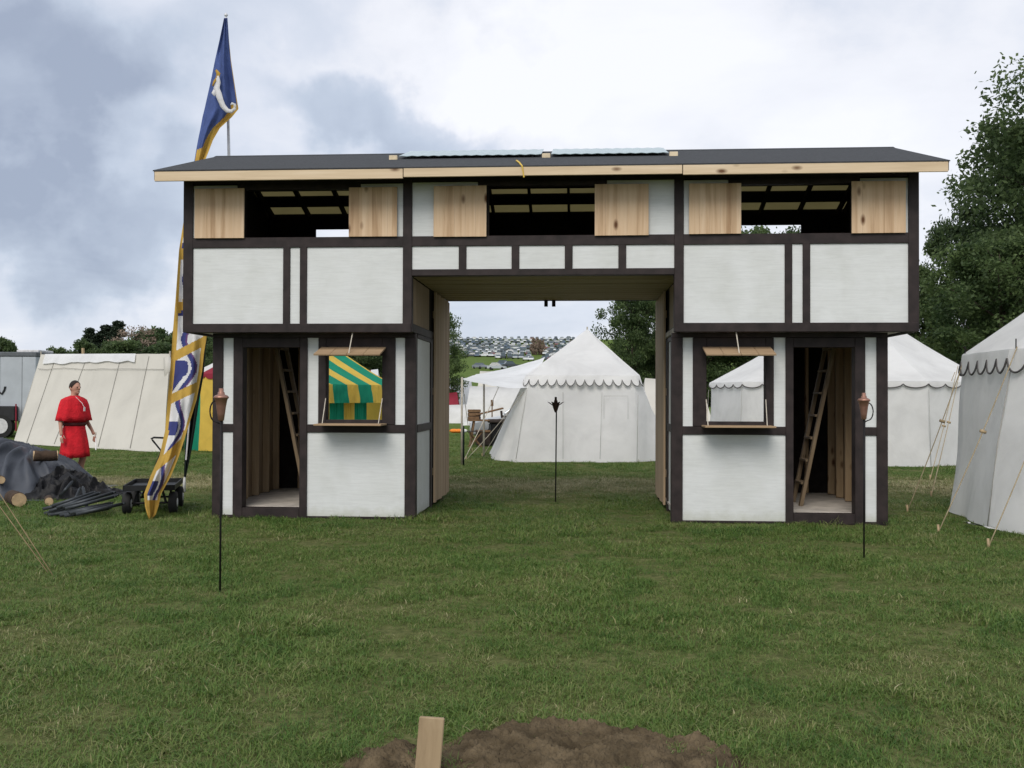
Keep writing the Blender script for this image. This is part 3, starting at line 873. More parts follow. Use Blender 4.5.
def guy_rope(root, a, b, toggle=.45, mat='hemp', r=.0065):
    a, b = Vector(a), Vector(b)
    pts = [a.lerp(b, k / 8) + Vector((0, 0, -.05 * math.sin(math.pi * k / 8))) for k in range(9)]
    rp = MB().tube(pts, r, 6).build('guy_rope', mat, root, True, True)
    if toggle:
        p = a.lerp(b, toggle) + Vector((0, 0, -.05 * math.sin(math.pi * toggle)))
        MB().tube([p + Vector((-.034, 0, .010)), p + Vector((.034, 0, -.012))], .020, 8).build('toggle', 'toggle', rp, True, True)
    MB().tube([b + Vector((0, 0, .1)), b + Vector((.01, 0, -.05))], .014, 6).build('tent_peg', 'toggle', root, True, True)
def seam(root, pts, r=.006, mat='seam'):
    MB().tube(pts, r, 4).build('seam', mat, root, True, True)

# white marquee seen through the passage
t1 = thing('pavilion_tent', 'white peaked canvas tent with looped eave trim framed by the gate passage', 'tent', (1.7, 25.5, 0))
bot = [(.09, 23.6, 0), (2.95, 23.6, 0), (4.05, 24.7, 0), (4.05, 27.5, 0), (2.9, 28.4, 0), (.1, 28.4, 0), (-.62, 27.5, 0), (-.47, 24.4, 0)]
eav = [(.46, 24.0, 0), (2.95, 24.0, 0), (3.06, 24.12, 0), (3.06, 27.0, 0), (2.95, 27.2, 0), (.46, 27.2, 0), (.36, 27.0, 0), (.36, 24.12, 0)]
pavilion(t1, bot, eav, 2.07, (1.93, 25.7, 3.30), per=10, flare=.34, val_h=.25, scallop=.215, sag=.0, wrinkle=.040, trim=.010)
seam(t1, [at(516, 459, 23.58), at(521, 425, 23.76), at(527, 390, 23.93)])
seam(t1, [at(600, 459, 23.53), at(602, 392, 23.9)], .004)
seam(t1, [at(563, 459, 23.53), at(563, 392, 23.9)], .004)
for u0, v0, u1, v1 in ((604, 396, 628, 396), (604, 396, 604, 419), (628, 396, 628, 419)):
    seam(t1, [at(u0, v0, 23.84 - (v0 - 396) * .0052), at(u1, v1, 23.84 - (v1 - 396) * .0052)], .003)
seam(t1, [at(637, 462, 23.53), at(638, 395, 23.9)], .006)
MB().tube([(1.93, 25.7, 3.25), (1.93, 25.7, 3.36)], .02, 6).build('pole_tip', 'polewood', t1, True)

# large round tent behind the right tower
t2 = thing('pavilion_tent', 'large round white tent with wavy eave trim behind the right tower', 'tent', (8.75, 26, 0))
def circ(c, r, n, a0=0):
    return [(c[0] + r * math.cos(a0 + 2 * math.pi * k / n), c[1] + r * math.sin(a0 + 2 * math.pi * k / n), 0) for k in range(n)]
pavilion(t2, circ((8.75, 26), 3.62, 10, R(-80)), circ((8.75, 26), 3.52, 10, R(-80)), 1.93, (8.8, 26, 4.25), per=8, val_h=.14, scallop=.55, sag=.12, wrinkle=.018, trim=.014)
for k in range(10):
    a = R(-80) + k * math.pi / 5
    p = Vector((8.75 + 3.37 * math.cos(a), 26 + 3.37 * math.sin(a), 0))
    seam(t2, [(8.75 + 3.655 * math.cos(a), 26 + 3.655 * math.sin(a), .03), (8.75 + 3.575 * math.cos(a), 26 + 3.575 * math.sin(a), 1.75)], .005)
guy_rope(t2, at(955, 372, 22.9), G(914, 466), .48, 'hemp', .008)
guy_rope(t2, at(958, 366, 22.9), G(930, 480), .55, 'hemp', .008)
guy_rope(t2, at(961, 366, 22.9), G(931, 497), .5, 'hemp', .008)

# near tent at the right edge
t3 = thing('pavilion_tent', 'near white canvas tent with hooked grey valance cut by the right edge', 'tent', (9.0, 12.3, 0))
b3 = [(5.71, 12.0, 0), (6.02, 13.75, 0), (7.2, 15.2, 0), (8.9, 15.8, 0), (10.8, 15.2, 0), (12.1, 13.8, 0), (12.4, 12.2, 0), (12.0, 10.5, 0), (10.7, 9.3, 0), (9.0, 8.8, 0), (7.2, 9.2, 0), (5.95, 10.4, 0)]
e3 = [(6.10, 12.2, 0), (6.31, 13.95, 0), (7.4, 14.9, 0), (8.9, 15.3, 0), (10.5, 14.8, 0), (11.6, 13.6, 0), (11.9, 12.2, 0), (11.5, 10.8, 0), (10.4, 9.8, 0), (9.0, 9.3, 0), (7.5, 9.7, 0), (6.4, 10.8, 0)]
pavilion(t3, b3, e3, 2.17, (9.0, 12.4, 4.75), per=10, wall='canvas', flare=.12, val_h=.28, scallop=.34, sag=.10, wrinkle=.034, trim=.013)
seam(t3, [(5.70, 12.0, .03), (5.86, 12.08, 1.0), (6.07, 12.18, 1.9)], .007)
guy_rope(t3, (6.09, 12.05, 2.2), G(938, 533), .44)
guy_rope(t3, (6.28, 13.9, 2.1), G(907, 512), .38)
guy_rope(t3, (6.25, 11.2, 2.2), G(988, 548), .5)
for p in ((6.10, 12.1, 0), (6.30, 13.9, 0)):
    MB().tube([(p[0], p[1], 2.15), (p[0], p[1], 2.30)], .008, 6).build('pole_tip', 'iron', t3, True)
MB().grid([[(5.62 - .02 * i + .12 * nz(i * .7, j * .9, 2), 11.55 + .12 * i - .25 * j * .4,   .075 + .03 * nz(i, j, 1)) for i in range(7)] for j in range(4)]).build('hem_flap', 'canvas_grey', t3, True, True)

# long ridge tent on the left
def ridge_tent():
    t = thing('ridge_tent', 'long cream canvas ridge tent with white cover on its ridge behind the person in red', 'tent', (-13, 30, 0))
    bl, br = Vector((-15.75, 31.6, 0)), Vector((-9.42, 27.1, 0))
    rl, rr = at(41, 355, 33.6), at(170, 354.5, 29.0)
    bl2, br2 = Vector((-15.4, 36.4, 0)), Vector((-10.5, 31.6, 0))
    rows = []
    for r in range(13):
        f = r / 12
        row = []
        for k in range(41):
            g = k / 40
            p = bl.lerp(br, g).lerp(rl.lerp(rr, g), f)
            q = -.08 * math.sin(math.pi * f) + .05 * nz(g * 9, f * 3, 4) - .03 * abs(math.sin(g * math.pi * 4)) * (1 - f)
            p += Vector((.5, -.8, .3)) * q * .6
            row.append(p + Vector((0, 0, .02)))
        rows.append(row)
    MB().grid(rows).build('front_slope', 'canvas_cream', t, True, True)
    MB().grid([[bl2.lerp(br2, k / 20).lerp(rl.lerp(rr, k / 20), f) + Vector((0, 0, .02)) for k in range(21)] for f in (0, .33, .66, 1)]).build('back_slope', 'canvas_cream', t, True, True)
    for a, b, c, nm in ((br, rr, br2, 'gable_end'), (bl, rl, bl2, 'gable_end')):
        MB().add([a + Vector((0, 0, .02)), b, c + Vector((0, 0, .02))], [(0, 1, 2)]).build(nm, 'canvas_cream', t, True)
    # white ridge cover
    rows = []
    for f in (0, .5, 1):
        row = []
        for k in range(31):
            g = .05 + .72 * k / 30
            dep = (.06 + .05 * abs(nz(g * 7, 3)) + .05 * (1 - g)) * f
            p = rl.lerp(rr, g).lerp(bl.lerp(br, g), dep) + Vector((-.02, -.05, .03))
            row.append(p)
        rows.append(row)
    MB().grid(rows).build('ridge_cover', 'canvas_white', t, True, True)
    for ga, gb in ((.14, .10), (.40, .30), (.66, .60), (.86, .80)):
        pts = []
        for f in np.linspace(.02, .97, 9):
            g = gb + (ga - gb) * f
            p = bl.lerp(br, g).lerp(rl.lerp(rr, g), f)
            q = -.08 * math.sin(math.pi * f) + .05 * nz(g * 9, f * 3, 4) - .03 * abs(math.sin(g * math.pi * 4)) * (1 - f)
            pts.append(p + Vector((.5, -.8, .3)) * q * .6 + Vector((.0, -.015, .03)))
        seam(t, pts, .010)
    pts = [rl.lerp(rr, g).lerp(bl.lerp(br, g), .17 + .02 * nz(g * 6, 1)) + Vector((-.01, -.03, .03)) for g in np.linspace(.02, .98, 14)]
    seam(t, pts, .008)
    # folded cloth and cord at the right end
    MB().tube([rr + Vector((-.05, -.1, -.1)), rr + Vector((.05, -.25, -.45)), rr + Vector((-.02, -.3, -.85))], [.10, .13, .04], 8).build('rolled_door', 'canvas_cream', t, True, True)
    MB().tube([rr + Vector((0, 0, -1.2)), rr + Vector((0, 0, .1))], .025, 6).build('ridge_pole', 'polewood', t, True)
    MB().tube([rl + Vector((0, 0, -1.2)), rl + Vector((0, 0, .12))], .025, 6).build('ridge_pole', 'polewood', t, True)
    MB().tube([at(83, 356, 32), at(83, 348, 32)], .05, 6).build('ridge_pole', 'toggle', t, True)
ridge_tent()

# green and yellow striped tents
t5 = thing('striped_tent', 'tall green and yellow striped tent just left of the gatehouse', 'tent', (-8.0, 29.2, 0))
pavilion(t5, circ((-8.0, 29.2), 1.5, 12, R(-88)), circ((-8.0, 29.2), 1.45, 12, R(-88)), 2.16, (-8.0, 29.2, 2.9), per=6, wall=['green', 'yellow'], roof=['canvas', 'redcloth'], val_h=.14, scallop=.3, trim=False, sag=.05, wrinkle=.03,
         stripe=lambda j: (j // 6) % 2)
def gable_striped():
    t = thing('striped_tent', 'low green tent with yellow stripes seen through the left tower window', 'tent', (-3.6, 20.5, 0))
    a = Vector((-4.31, 19.04, 1.79)); b = Vector((-2.44, 20.96, 1.79))
    e = Vector((.5, .866, 0)); a = b - e * 2.6
    back = Vector((-e.y, e.x, 0)) * 1.5
    n = 130
    length = (b - a).length
    st = lambda i, j: 1 if abs(((length - (j + .5) / n * length - .66 + .385) % .77) - .385) < .17 else 0
    rows = []
    for f in np.linspace(0, 1, 8):
        rows.append([a.lerp(b, k / n) + back * f + Vector((0, 0, f * .76 - .03 * math.sin(math.pi * f) + .01 * nz(k * .3, f * 4))) for k in range(n + 1)])
    MB().grid(rows, 0, st).build('front_roof', ['green', 'yellow'], t, True, True)
    rows = []
    for f in np.linspace(0, .55, 6):
        rows.append([a.lerp(b, k / n) + back * (1 + f) + Vector((0, 0, .76 * (1 - f))) for k in range(n + 1)])
    MB().grid(rows, 0, st).build('back_roof', ['green', 'yellow'], t, True, True)
    fw = Vector((e.y, -e.x, 0))
    rows = []
    for f in np.linspace(0, 1, 5):
        rows.append([a.lerp(b, k / n) + fw * (.02 + .05 * f + .02 * nz(k * .35, f * 2)) + Vector((0, 0, -.36 * f + .005)) for k in range(n + 1)])
    MB().grid(rows, 0, st).build('valance', ['green', 'yellow'], t, True, True)
    rows = []
    for f in np.linspace(0, 1, 6):
        rows.append([a.lerp(b, k / n * .66) - fw * .06 + fw * .05 * nz(k * .4, f) + Vector((0, 0, -.05 - 1.70 * f)) for k in range(n + 1)])
    st2 = lambda i, j: st(i, j * .66)
    MB().grid(rows, 0, st2).build('wall', ['green', 'yellow'], t, True, True)
    mb = MB()
    bb = b + back * 1.55
    mb.grid([[b.lerp(bb, f) + Vector((0, 0, z)) for f in np.linspace(0, 1, 8)] for z in (-1.75, -.6, -.02)])
    mb.build('end_wall', 'yellow', t, True, True)
    for q in (a, b):
        MB().tube([q + Vector((0, 0, -1.79)), q + Vector((0, 0, -.01))], .025, 6).build('tent_pole', 'polewood', t, True)
gable_striped()

def low_tent(u0, u1, vtop, D, label, mat, mat2=None, h=None, cat='tent'):
    """small pitched tent far back: ridge along x"""
    a, b = at(u0, vtop, D), at(u1, vtop, D)
    z0 = hill((a.x + b.x) / 2, D)
    t = thing('ridge_tent', label, cat, ((a.x + b.x) / 2, D, z0))
    w = (a.z - z0) * .75
    rows = [[Vector((a.x + (b.x - a.x) * k / 8 + (-.3 if k == 0 and f != 1 else .3 if k == 8 and f != 1 else 0) * abs(1 - f), D + (f - 1) * w, z0 + (a.z - z0) * (1 - abs(f - 1)) - .05 * math.sin(math.pi * k / 8) * (1 - abs(f - 1)))) for k in range(9)] for f in (0, .5, 1, 1.5, 2)]
    MB().grid(rows, 0, (lambda i, j: 1 if mat2 and j % 4 == 1 else 0)).build('canvas', [mat] + ([mat2] if mat2 else []), t, True, True)
    for p, q in ((0, -.3), (8, .3)):
        vs = [rows[0][p], rows[2][p], rows[4][p]]
        MB().add(vs, [(0, 1, 2)]).build('gable_end', mat, t, True)
    return t
low_tent(350, 378, 369, 42, 'small white and maroon tent top beyond the striped tent in the left window', 'canvas_white', 'redcloth')
low_tent(470, 540, 386, 54, 'long grey canvas tent behind the parked silver car', 'canvas_grey')
low_tent(436, 471, 378, 66, 'white ridge tent beside the left gate leaf', 'canvas_white')
low_tent(438, 457, 392, 61, 'maroon tent top between white tents beside the left gate leaf', 'redcloth')
low_tent(430, 468, 404, 57, 'low white canvas shelter before the maroon tent', 'canvas_grey')
low_tent(480, 495, 371, 150, 'pinkish tent far off at the foot of the green hillside', 'canvas_cream')
low_tent(645, 700, 378, 33, 'tan tent half hidden right of the peaked tent in the passage', 'canvas_cream')

# white fly stretched left from the marquee
def fly():
    t = thing('canopy', 'white sunshade fly on poles stretched beside the peaked tent', 'canopy', (-.7, 24, 0))
    A, B, C = at(462, 379, 22.9), at(545, 357, 27.0), at(531, 388, 24.0)
    D_ = at(478, 374, 27.5)
    rows = []
    for i in range(13):
        f = i / 12
        row = []
        for j in range(9):
            g = j / 8
            p = A.lerp(D_, g).lerp(C.lerp(B, g), f)
            p.z -= .07 * math.sin(math.pi * f) * (1 - .3 * g) + .02 * nz(f * 5, g * 5)
            row.append(p)
        rows.append(row)
    MB().grid(rows).build('sheet', 'canvas_white', t, True, True)
    for p in (A,):
        MB().tube([(p.x, p.y, -.02), (p.x, p.y, p.z + .04)], .024, 8).build('pole', 'polewood', t, True, True)
    p = at(484, 383, 26)
    MB().tube([(p.x, p.y, -.02), (p.x, p.y, p.z)], .026, 8).build('pole', 'polewood', t, True, True)
    guy_rope(t, A, G(472, 452), 0, 'rope', .007)
    for (u, v, D, uu, vv) in ((520, 392, 24, 482, 457), (524, 392, 24, 466, 460), (500, 384, 24, 462, 464)):
        guy_rope(t, at(u, v, D), G(uu, vv), 0, 'rope', .008)
fly()
def short_post():
    g = G(463.5, 466)
    tag(MB().tube([g + Vector((0, 0, -.05)), g + Vector((0, 0, .85)), g + Vector((0, 0, .9))], [.02, .02, .012], 8).build('marker_post', 'bandark', None, False, True), 'short dark green post in the grass at the foot of the fly', 'post')
short_post()

# ------------------------------------------------------------------ cars
def mini_car(mat, seed):
    """a far-off car, nose towards -y"""
    mb = MB()
    def sec(x0, x1, pts, mi):
        n = len(pts)
        vs = [(x0, y, z) for y, z in pts] + [(x1, y, z) for y, z in pts]
        fs = [tuple(range(n)), tuple(range(2 * n - 1, n - 1, -1))] + [(i, i + n, (i + 1) % n + n, (i + 1) % n) for i in range(n)]
        mb.add(vs, fs, mi)
    sec(-.88, .88, [(-2.2, .35), (2.2, .35), (2.2, .95), (1.5, 1.0), (-.9, .92), (-2.15, .78)], 0)
    h = 1.45 + .25 * (seed % 2)
    vs = [(sx * .80, -1.0, .93) for sx in (-1, 1)] + [(sx * .62, -.3, h - .06) for sx in (-1, 1)] + [(sx * .62, 1.1, h - .05) for sx in (-1, 1)] + [(sx * .80, 1.75, .99) for sx in (-1, 1)]
    mb.add(vs, [(0, 1, 3, 2), (4, 5, 7, 6), (0, 2, 4, 6), (1, 7, 5, 3)], 1)
    mb.box(-.66, .66, -.34, 1.14, h - .06, h, 0)
    for sx in (-.8, .8):
        for sy in (-1.35, 1.35):
            mb.tube([(sx - .1, sy, .32), (sx + .1, sy, .32)], .32, 10, 2)
    o = mb.build('parked_car', ['hazed_car_' + mat, 'carglass', 'rubber'])
    return o
CAR_KIND = ['white', 'silver', 'grey', 'blue', 'red', 'black', 'green']
proto = {}
carcount = 0
def put_car(kind, p, rz, label, group):
    global carcount
    if kind not in proto:
        o = mini_car(kind, CAR_KIND.index(kind)); proto[kind] = o
    else:
        o = proto[kind].copy(); col.objects.link(o)
    o.location = p; o.rotation_euler = (0, 0, rz)
    tag(o, label, 'car', group)
    carcount += 1
for row in range(12):
    v = 339.0 + row * 1.9
    u = 449 + (row % 2) * 2.0 + rnd.random() * 2
    while u < 586:
        p = hillhit(u, v + .9)
        vmax = 353.5 + (u - 450) * .06
        roof_line = 329 + (587 - u) * (46 / 57.) if u > 531 else 999
        brown = 532 < u < 544
        if v < min(vmax + 2, roof_line + 3) and not (brown and row > 1):
            kind = rnd.choices(CAR_KIND, [7, 6, 3, 2.5, .8, 2, 1.2])[0]
            put_car(kind, p, rnd.choice([0, math.pi]) + rnd.uniform(-.12, .12) + (math.pi / 2 if rnd.random() < .2 else 0),
                    f'small {kind} car among the packed rows on the far hilltop', 'cars parked in rows on the far hilltop')
        u += 5.3 + rnd.random() * 1.8
for i, (u, v, kind, lab) in enumerate(((480, 369, 'grey', 'grey car on the grass slope above the pinkish tent'), (504, 367, 'blue', 'blue car at the right end of the grass slope'),
                                     (497, 370, 'silver', 'silver car between two darker cars on the grass slope'), (511, 368, 'black', 'black car half hidden by the fly on the grass slope'), (641, 364, 'white', 'white car beneath the tree behind the peaked tent'))):
    put_car(kind, hillhit(u, v), .6 + i * .4, lab, None)
def sedan():
    D = 33.0
    g = at(537, 437, D); g.z = 0
    t = thing('parked_car', 'silver sedan parked behind the furniture beside the peaked tent', 'car', g)
    prof = [(-2.15, .30), (-2.2, .55), (-2.1, .74), (-1.2, .90), (1.35, .93), (2.05, .90), (2.15, .62), (2.12, .30)]
    MB().prism(prof, -.85, .85).build('body', 'carsilver', t, bevel=.05, smooth=False)
    cab = [(-1.15, .91), (-.45, 1.40), (.75, 1.42), (1.45, .94)]
    mb = MB()
    vs = [Vector((x, (-.82 if i in (0, 3) else -.64), z)) for i, (x, z) in enumerate(cab)] + [Vector((x, (.82 if i in (0, 3) else .64), z)) for i, (x, z) in enumerate(cab)]
    mb.add(vs, [(0, 1, 2, 3), (7, 6, 5, 4), (0, 4, 5, 1), (2, 6, 7, 3)])
    mb.build('window', 'carglass', t)
    MB().box(-.47, .78, -.63, .63, 1.405, 1.455).build('roof', 'carsilver', t, bevel=.02)
    for x in (-1.12, -.03, .02, 1.38):
        pass
    for sy in (-1, 1):
        for (x0, z0, x1, z1) in ((-1.17, .92, -.45, 1.43), (.1, .92, .12, 1.42), (1.46, .95, .76, 1.43)):
            MB().tube([(x0, sy * .83, z0), (x1, sy * .66, z1)], .035, 6).build('pillar', 'carsilver', t)
    for x in (-1.35, 1.3):
        for y in (-.78, .78):
            w = MB().tube([(x, y - .1, .31), (x, y + .1, .31)], .31, 18).build('wheel', 'rubber', t)
            MB().tube([(x, y - .11, .31), (x, y + .11, .31)], .18, 14).build('rim', 'hub', w)
    for y in (-.6, .6):
        MB().box(-2.205, -2.12, y - .15, y + .15, .60, .72).build('headlight', 'pole', t, bevel=.01)
    MB().box(-1.1, -.98, -.98, -.86, .92, 1.02).build('mirror', 'carsilver', t, bevel=.01)
sedan()

# camp furniture by the marquee ------------------------------------
def furniture():
    g = G(484, 446); D = g.y
    t = thing('camp_table', 'brown wooden camp table stacked with benches left of the silver car', 'table', g, .1)
    for x in (-.40, .40):
        for y in (-.25, .25):
            MB().tube([(x * 1.1, y, 0), (x * .8, y, .78)], .03, 6).build('leg', 'furn', t)
    MB().box(-.50, .45, -.32, .32, .78, .83).build('tabletop', 'furn', t, bevel=.01)
    b = thing('wooden_bench', 'dark bench lying tilted on the brown camp table', 'bench', g + Vector((.12, .0, .835)), .1)
    MB().box(-.35, .55, -.15, .15, .20, .25, mat=Matrix.Rotation(R(-14), 4, 'Y')).build('seat', 'furn', b, bevel=.01)
    for x in (-.28, .42):
        MB().box(x, x + .05, -.13, .13, .0, .22, mat=Matrix.Rotation(R(-6), 4, 'Y')).build('leg', 'furn2', b)
    c = thing('wooden_chest', 'small dark chest standing under the brown camp table', 'chest', g + Vector((.05, .0, 0)), .2)
    MB().box(-.28, .28, -.2, .2, .03, .42).build('body', 'furn2', c, bevel=.01)
    MB().box(-.30, .30, -.22, .22, .424, .50).build('lid', 'furn', c, bevel=.02)
    cr = thing('wooden_crate', 'brown slatted crate on the left half of the camp table', 'crate', g + Vector((-.28, 0, .833)), .15)
    for z in (.0, .11, .22):
        MB().box(-.22, .16, -.17, .17, z, z + .09).build('slat', 'furn', cr, bevel=.006)
    MB().box(-.20, .14, -.15, .15, .085, .24).build('lining', 'furn2', cr)
    st = thing('folding_stool', 'brown folding stool with crossed legs before the camp table', 'stool', g + Vector((-.25, -.75, 0)), .2)
    for y in (-.14, .14):
        MB().tube([(-.2, y, 0), (.2, y, .48)], .02, 6).build('leg', 'furn', st)
        MB().tube([(.2, y + .03, 0), (-.2, y + .03, .48)], .02, 6).build('leg', 'furn', st)
    MB().box(-.24, .24, -.2, .22, .48, .50).build('seat', 'furn2', st, bevel=.006)
    g2 = G(503, 446)
    k = thing('storage_bin', 'black covered bin standing beside the peaked tent', 'bin', g2, .15)
    MB().box(-.42, .48, -.3, .3, .0, .72).build('body', 'plastic', k, bevel=.04)
    MB().box(-.46, .52, -.34, .34, .725, .84).build('lid', 'furn2', k, bevel=.03)
    g3 = G(492, 439)
    s = thing('wooden_stand', 'thin brown post stand near the fly', 'stand', g3)
    MB().tube([(0, 0, 0), (0, 0, 1.35)], .022, 6).build('post', 'furn', s)
    MB().tube([(0, 0, 1.2), (0, 0, 1.42)], .05, 8).build('head', 'furn', s)
    q = G(454, 433)
    mb = MB()
    for i in range(3):
        rows = []
        for a in range(9):
            rows.append([(math.sin(a / 8 * math.pi) * .35 * math.cos(b / 10 * 2 * math.pi) * (1 + .3 * nz(a, b, i)) + i * .34, math.sin(a / 8 * math.pi) * .25 * math.sin(b / 10 * 2 * math.pi), .16 - .16 * math.cos(a / 8 * math.pi)) for b in range(11)])
        mb.grid(rows, 0 if i != 2 else 1)
    o = mb.build('cloth_bundle', ['orange', 'paper'], None, smooth=True); o.location = q; o.scale = (.55, .55, .55)
    tag(o, 'orange and white cloth bundle on the grass beside the left gate leaf', 'bundle')
furniture()

# ------------------------------------------------------------------ banner on its pole
def banner():
    base = Vector((at(228, 156, 17).x, 17, 0))
    top = at(226, 17, 17)
    pole = thing('banner_pole', 'tall pale pole flying the long standard behind the roof', 'pole', base)
    MB().tube([base + Vector((0, 0, -.1)), at(229, 160, 17), top], [.03, .026, .02], 8).build('shaft', 'pole', pole, True, True)
    MB().lathe([(.012, 0), (.035, .03), (.012, .07)], 10, top).build('finial', 'pole', pole, True, True)
    t = thing('banner', 'long gold edged standard, blue with a seahorse above, wavy bands below', 'banner', at(150, 521, 12.75))
    prof = [(18, 224, 227.5, 16.95), (40, 219.5, 229, 16.9), (60, 215, 231, 16.85), (80, 211, 234, 16.8), (100, 206.5, 237, 16.7), (109, 204.5, 238.5, 16.68), (117, 202.5, 232, 16.65), (128, 200.5, 220, 16.6), (140, 198, 213, 16.5), (152, 195.8, 208.5, 16.4), (163, 194, 204, 16.3),
            (200, 187, 200, 15.9), (250, 179, 196, 15.4), (300, 175.5, 198, 15.0), (335, 172.6, 207, 14.6), (353, 171.5, 204, 14.4), (372, 170, 202, 14.2), (400, 167.5, 196.5, 13.9), (431, 165, 187, 13.5), (456, 159.5, 179, 13.15), (475, 151, 171.5, 12.95), (494, 144, 161, 12.85), (506, 145, 158.5, 12.8), (514, 147, 156, 12.76), (521.5, 149.7, 150.6, 12.72)]
    V = np.array(prof)
    vv = np.concatenate([np.linspace(18, 163, 150), np.linspace(164, 330, 60), np.linspace(331, 521.5, 260)])
    nc = 36
    rows = []
    for v in vv:
        uL, uR, D = (float(np.interp(v, V[:, 0], V[:, k])) for k in (1, 2, 3))
        row = []
        for j in range(nc + 1):
            s = j / nc
            fold = .10 * math.sin(s * 7 + v * .018) * min(1, (uR - uL) / 14) + .04 * math.sin(s * 15 - v * .05)
            row.append(at(uL + (uR - uL) * s, v, D + fold))
        rows.append(row)
    def pat(i, j):
        v = float(vv[i]); s = (j + .5) / nc
        uL, uR = (float(np.interp(v, V[:, 0], V[:, k])) for k in (1, 2))
        u = uL + (uR - uL) * s
        if v < 168:
            if s < .06: return 0
            if v > 104 and uR - u < 7.5 and v < 150: return 2          # gold border along the bottom of the blue field
            if v > 143 + (uR - u) * .5: return 2
            if s > .965 and v > 40: return 2
            return 0
        if v > 500: return 2 if (s < .86) else 2
        # gold hems
        hem = .13 if v < 430 else .19
        if s < hem or s > 1 - hem * .9: return 2
        for (v0, sl) in ((349, -.55), (393, -.50), (455, -1.25), (302, -.5), (250, -.5)):
            if abs(v - (v0 + (u - 0.5 * (uL + uR)) * sl)) < (5.2 if v < 420 else 8): return 2
        # wavy stripe, navy beside purple
        c = .52 + .20 * math.sin(v * .105 + .6)
        w = .065
        if abs(s - c) < w: return 3
        if s < c - .16 and math.sin(v * .105 + .6) > .72: return 3
        if abs(s - c - w - .025) < .03: return 4
        if v > 360 and v < 392 and s < c - .22: return 3
        return 1
    MB().grid(rows, 0, pat).build('cloth', ['blue', 'banwhite', 'gold', 'bannavy', 'banpurple'], t, True, True)
    # seahorse, sewn on the blue field
    path = [(217.5, 76, 3.0), (218.5, 82, 4.2), (216.5, 88, 6.0), (218.5, 94, 6.4), (220.5, 100, 5.6), (223, 106, 5.2), (227, 110.5, 4.6), (231.5, 111.5, 3.8), (235, 108.5, 3.0), (234.8, 104.5, 2.4), (232, 103.2, 2.0), (231, 105, 1.6)]
    def dep(v): return float(np.interp(v, V[:, 0], V[:, 3])) - .19
    def ribbon(pth, name, mat, par):
        L_, R_ = [], []
        for i, (u, v, w) in enumerate(pth):
            a = pth[max(0, i - 1)]; b = pth[min(len(pth) - 1, i + 1)]
            d = Vector((b[0] - a[0], b[1] - a[1])).normalized()
            n = Vector((-d.y, d.x)) * w * .5
            L_.append(at(u + n.x, v + n.y, dep(v))); R_.append(at(u - n.x, v - n.y, dep(v)))
        return MB().grid([L_, R_]).build(name, mat, par, True, True, solid=.01)
    sh = ribbon(path, 'seahorse_emblem', 'banwhite', t)
    ribbon([(216, 70, 2.0), (218.4, 73.5, 4.0), (217.6, 78, 3.4), (214.2, 82, 2.2), (212.8, 86, 1.4)], 'mane', 'gold', sh)
    ribbon([(214.6, 90, 2.4), (213.2, 93, 3.2), (214.6, 96, 1.2)], 'fin', 'banwhite', sh)
    # dark furled pennant hanging behind the lower end
    rows = []
    pr = [(300, 203, 212), (340, 199, 206.5), (375, 195, 203.5), (400, 190.5, 199), (425, 187, 195.5), (450, 185, 191.5), (478, 184, 185.6)]
    for v in np.linspace(300, 478, 40):
        a, b = (float(np.interp(v, [p[0] for p in pr], [p[k] for p in pr])) for k in (1, 2))
        rows.append([at(a + (b - a) * k / 8, v, 15.6 - (v - 300) * .002 + .06 * math.sin(k * 1.7)) for k in range(9)])
    p = thing('pennant', 'narrow dark pennant with pale tassel hanging behind the gold edged standard', 'pennant', at(184.5, 490, 15.2))
    MB().grid(rows).build('cloth', 'bandark', p, True, True, solid=.006)
    MB().tube([at(186, 460, 15.22), at(190.5, 408, 15.3)], .012, 5).build('stripe', 'banwhite', p, True)
    MB().tube([at(184.6, 477, 15.2), at(184.4, 482, 15.2), at(184, 492, 15.2)], [.012, .022, .028], 8).build('tassel', 'banwhite', p, True, True)
banner()

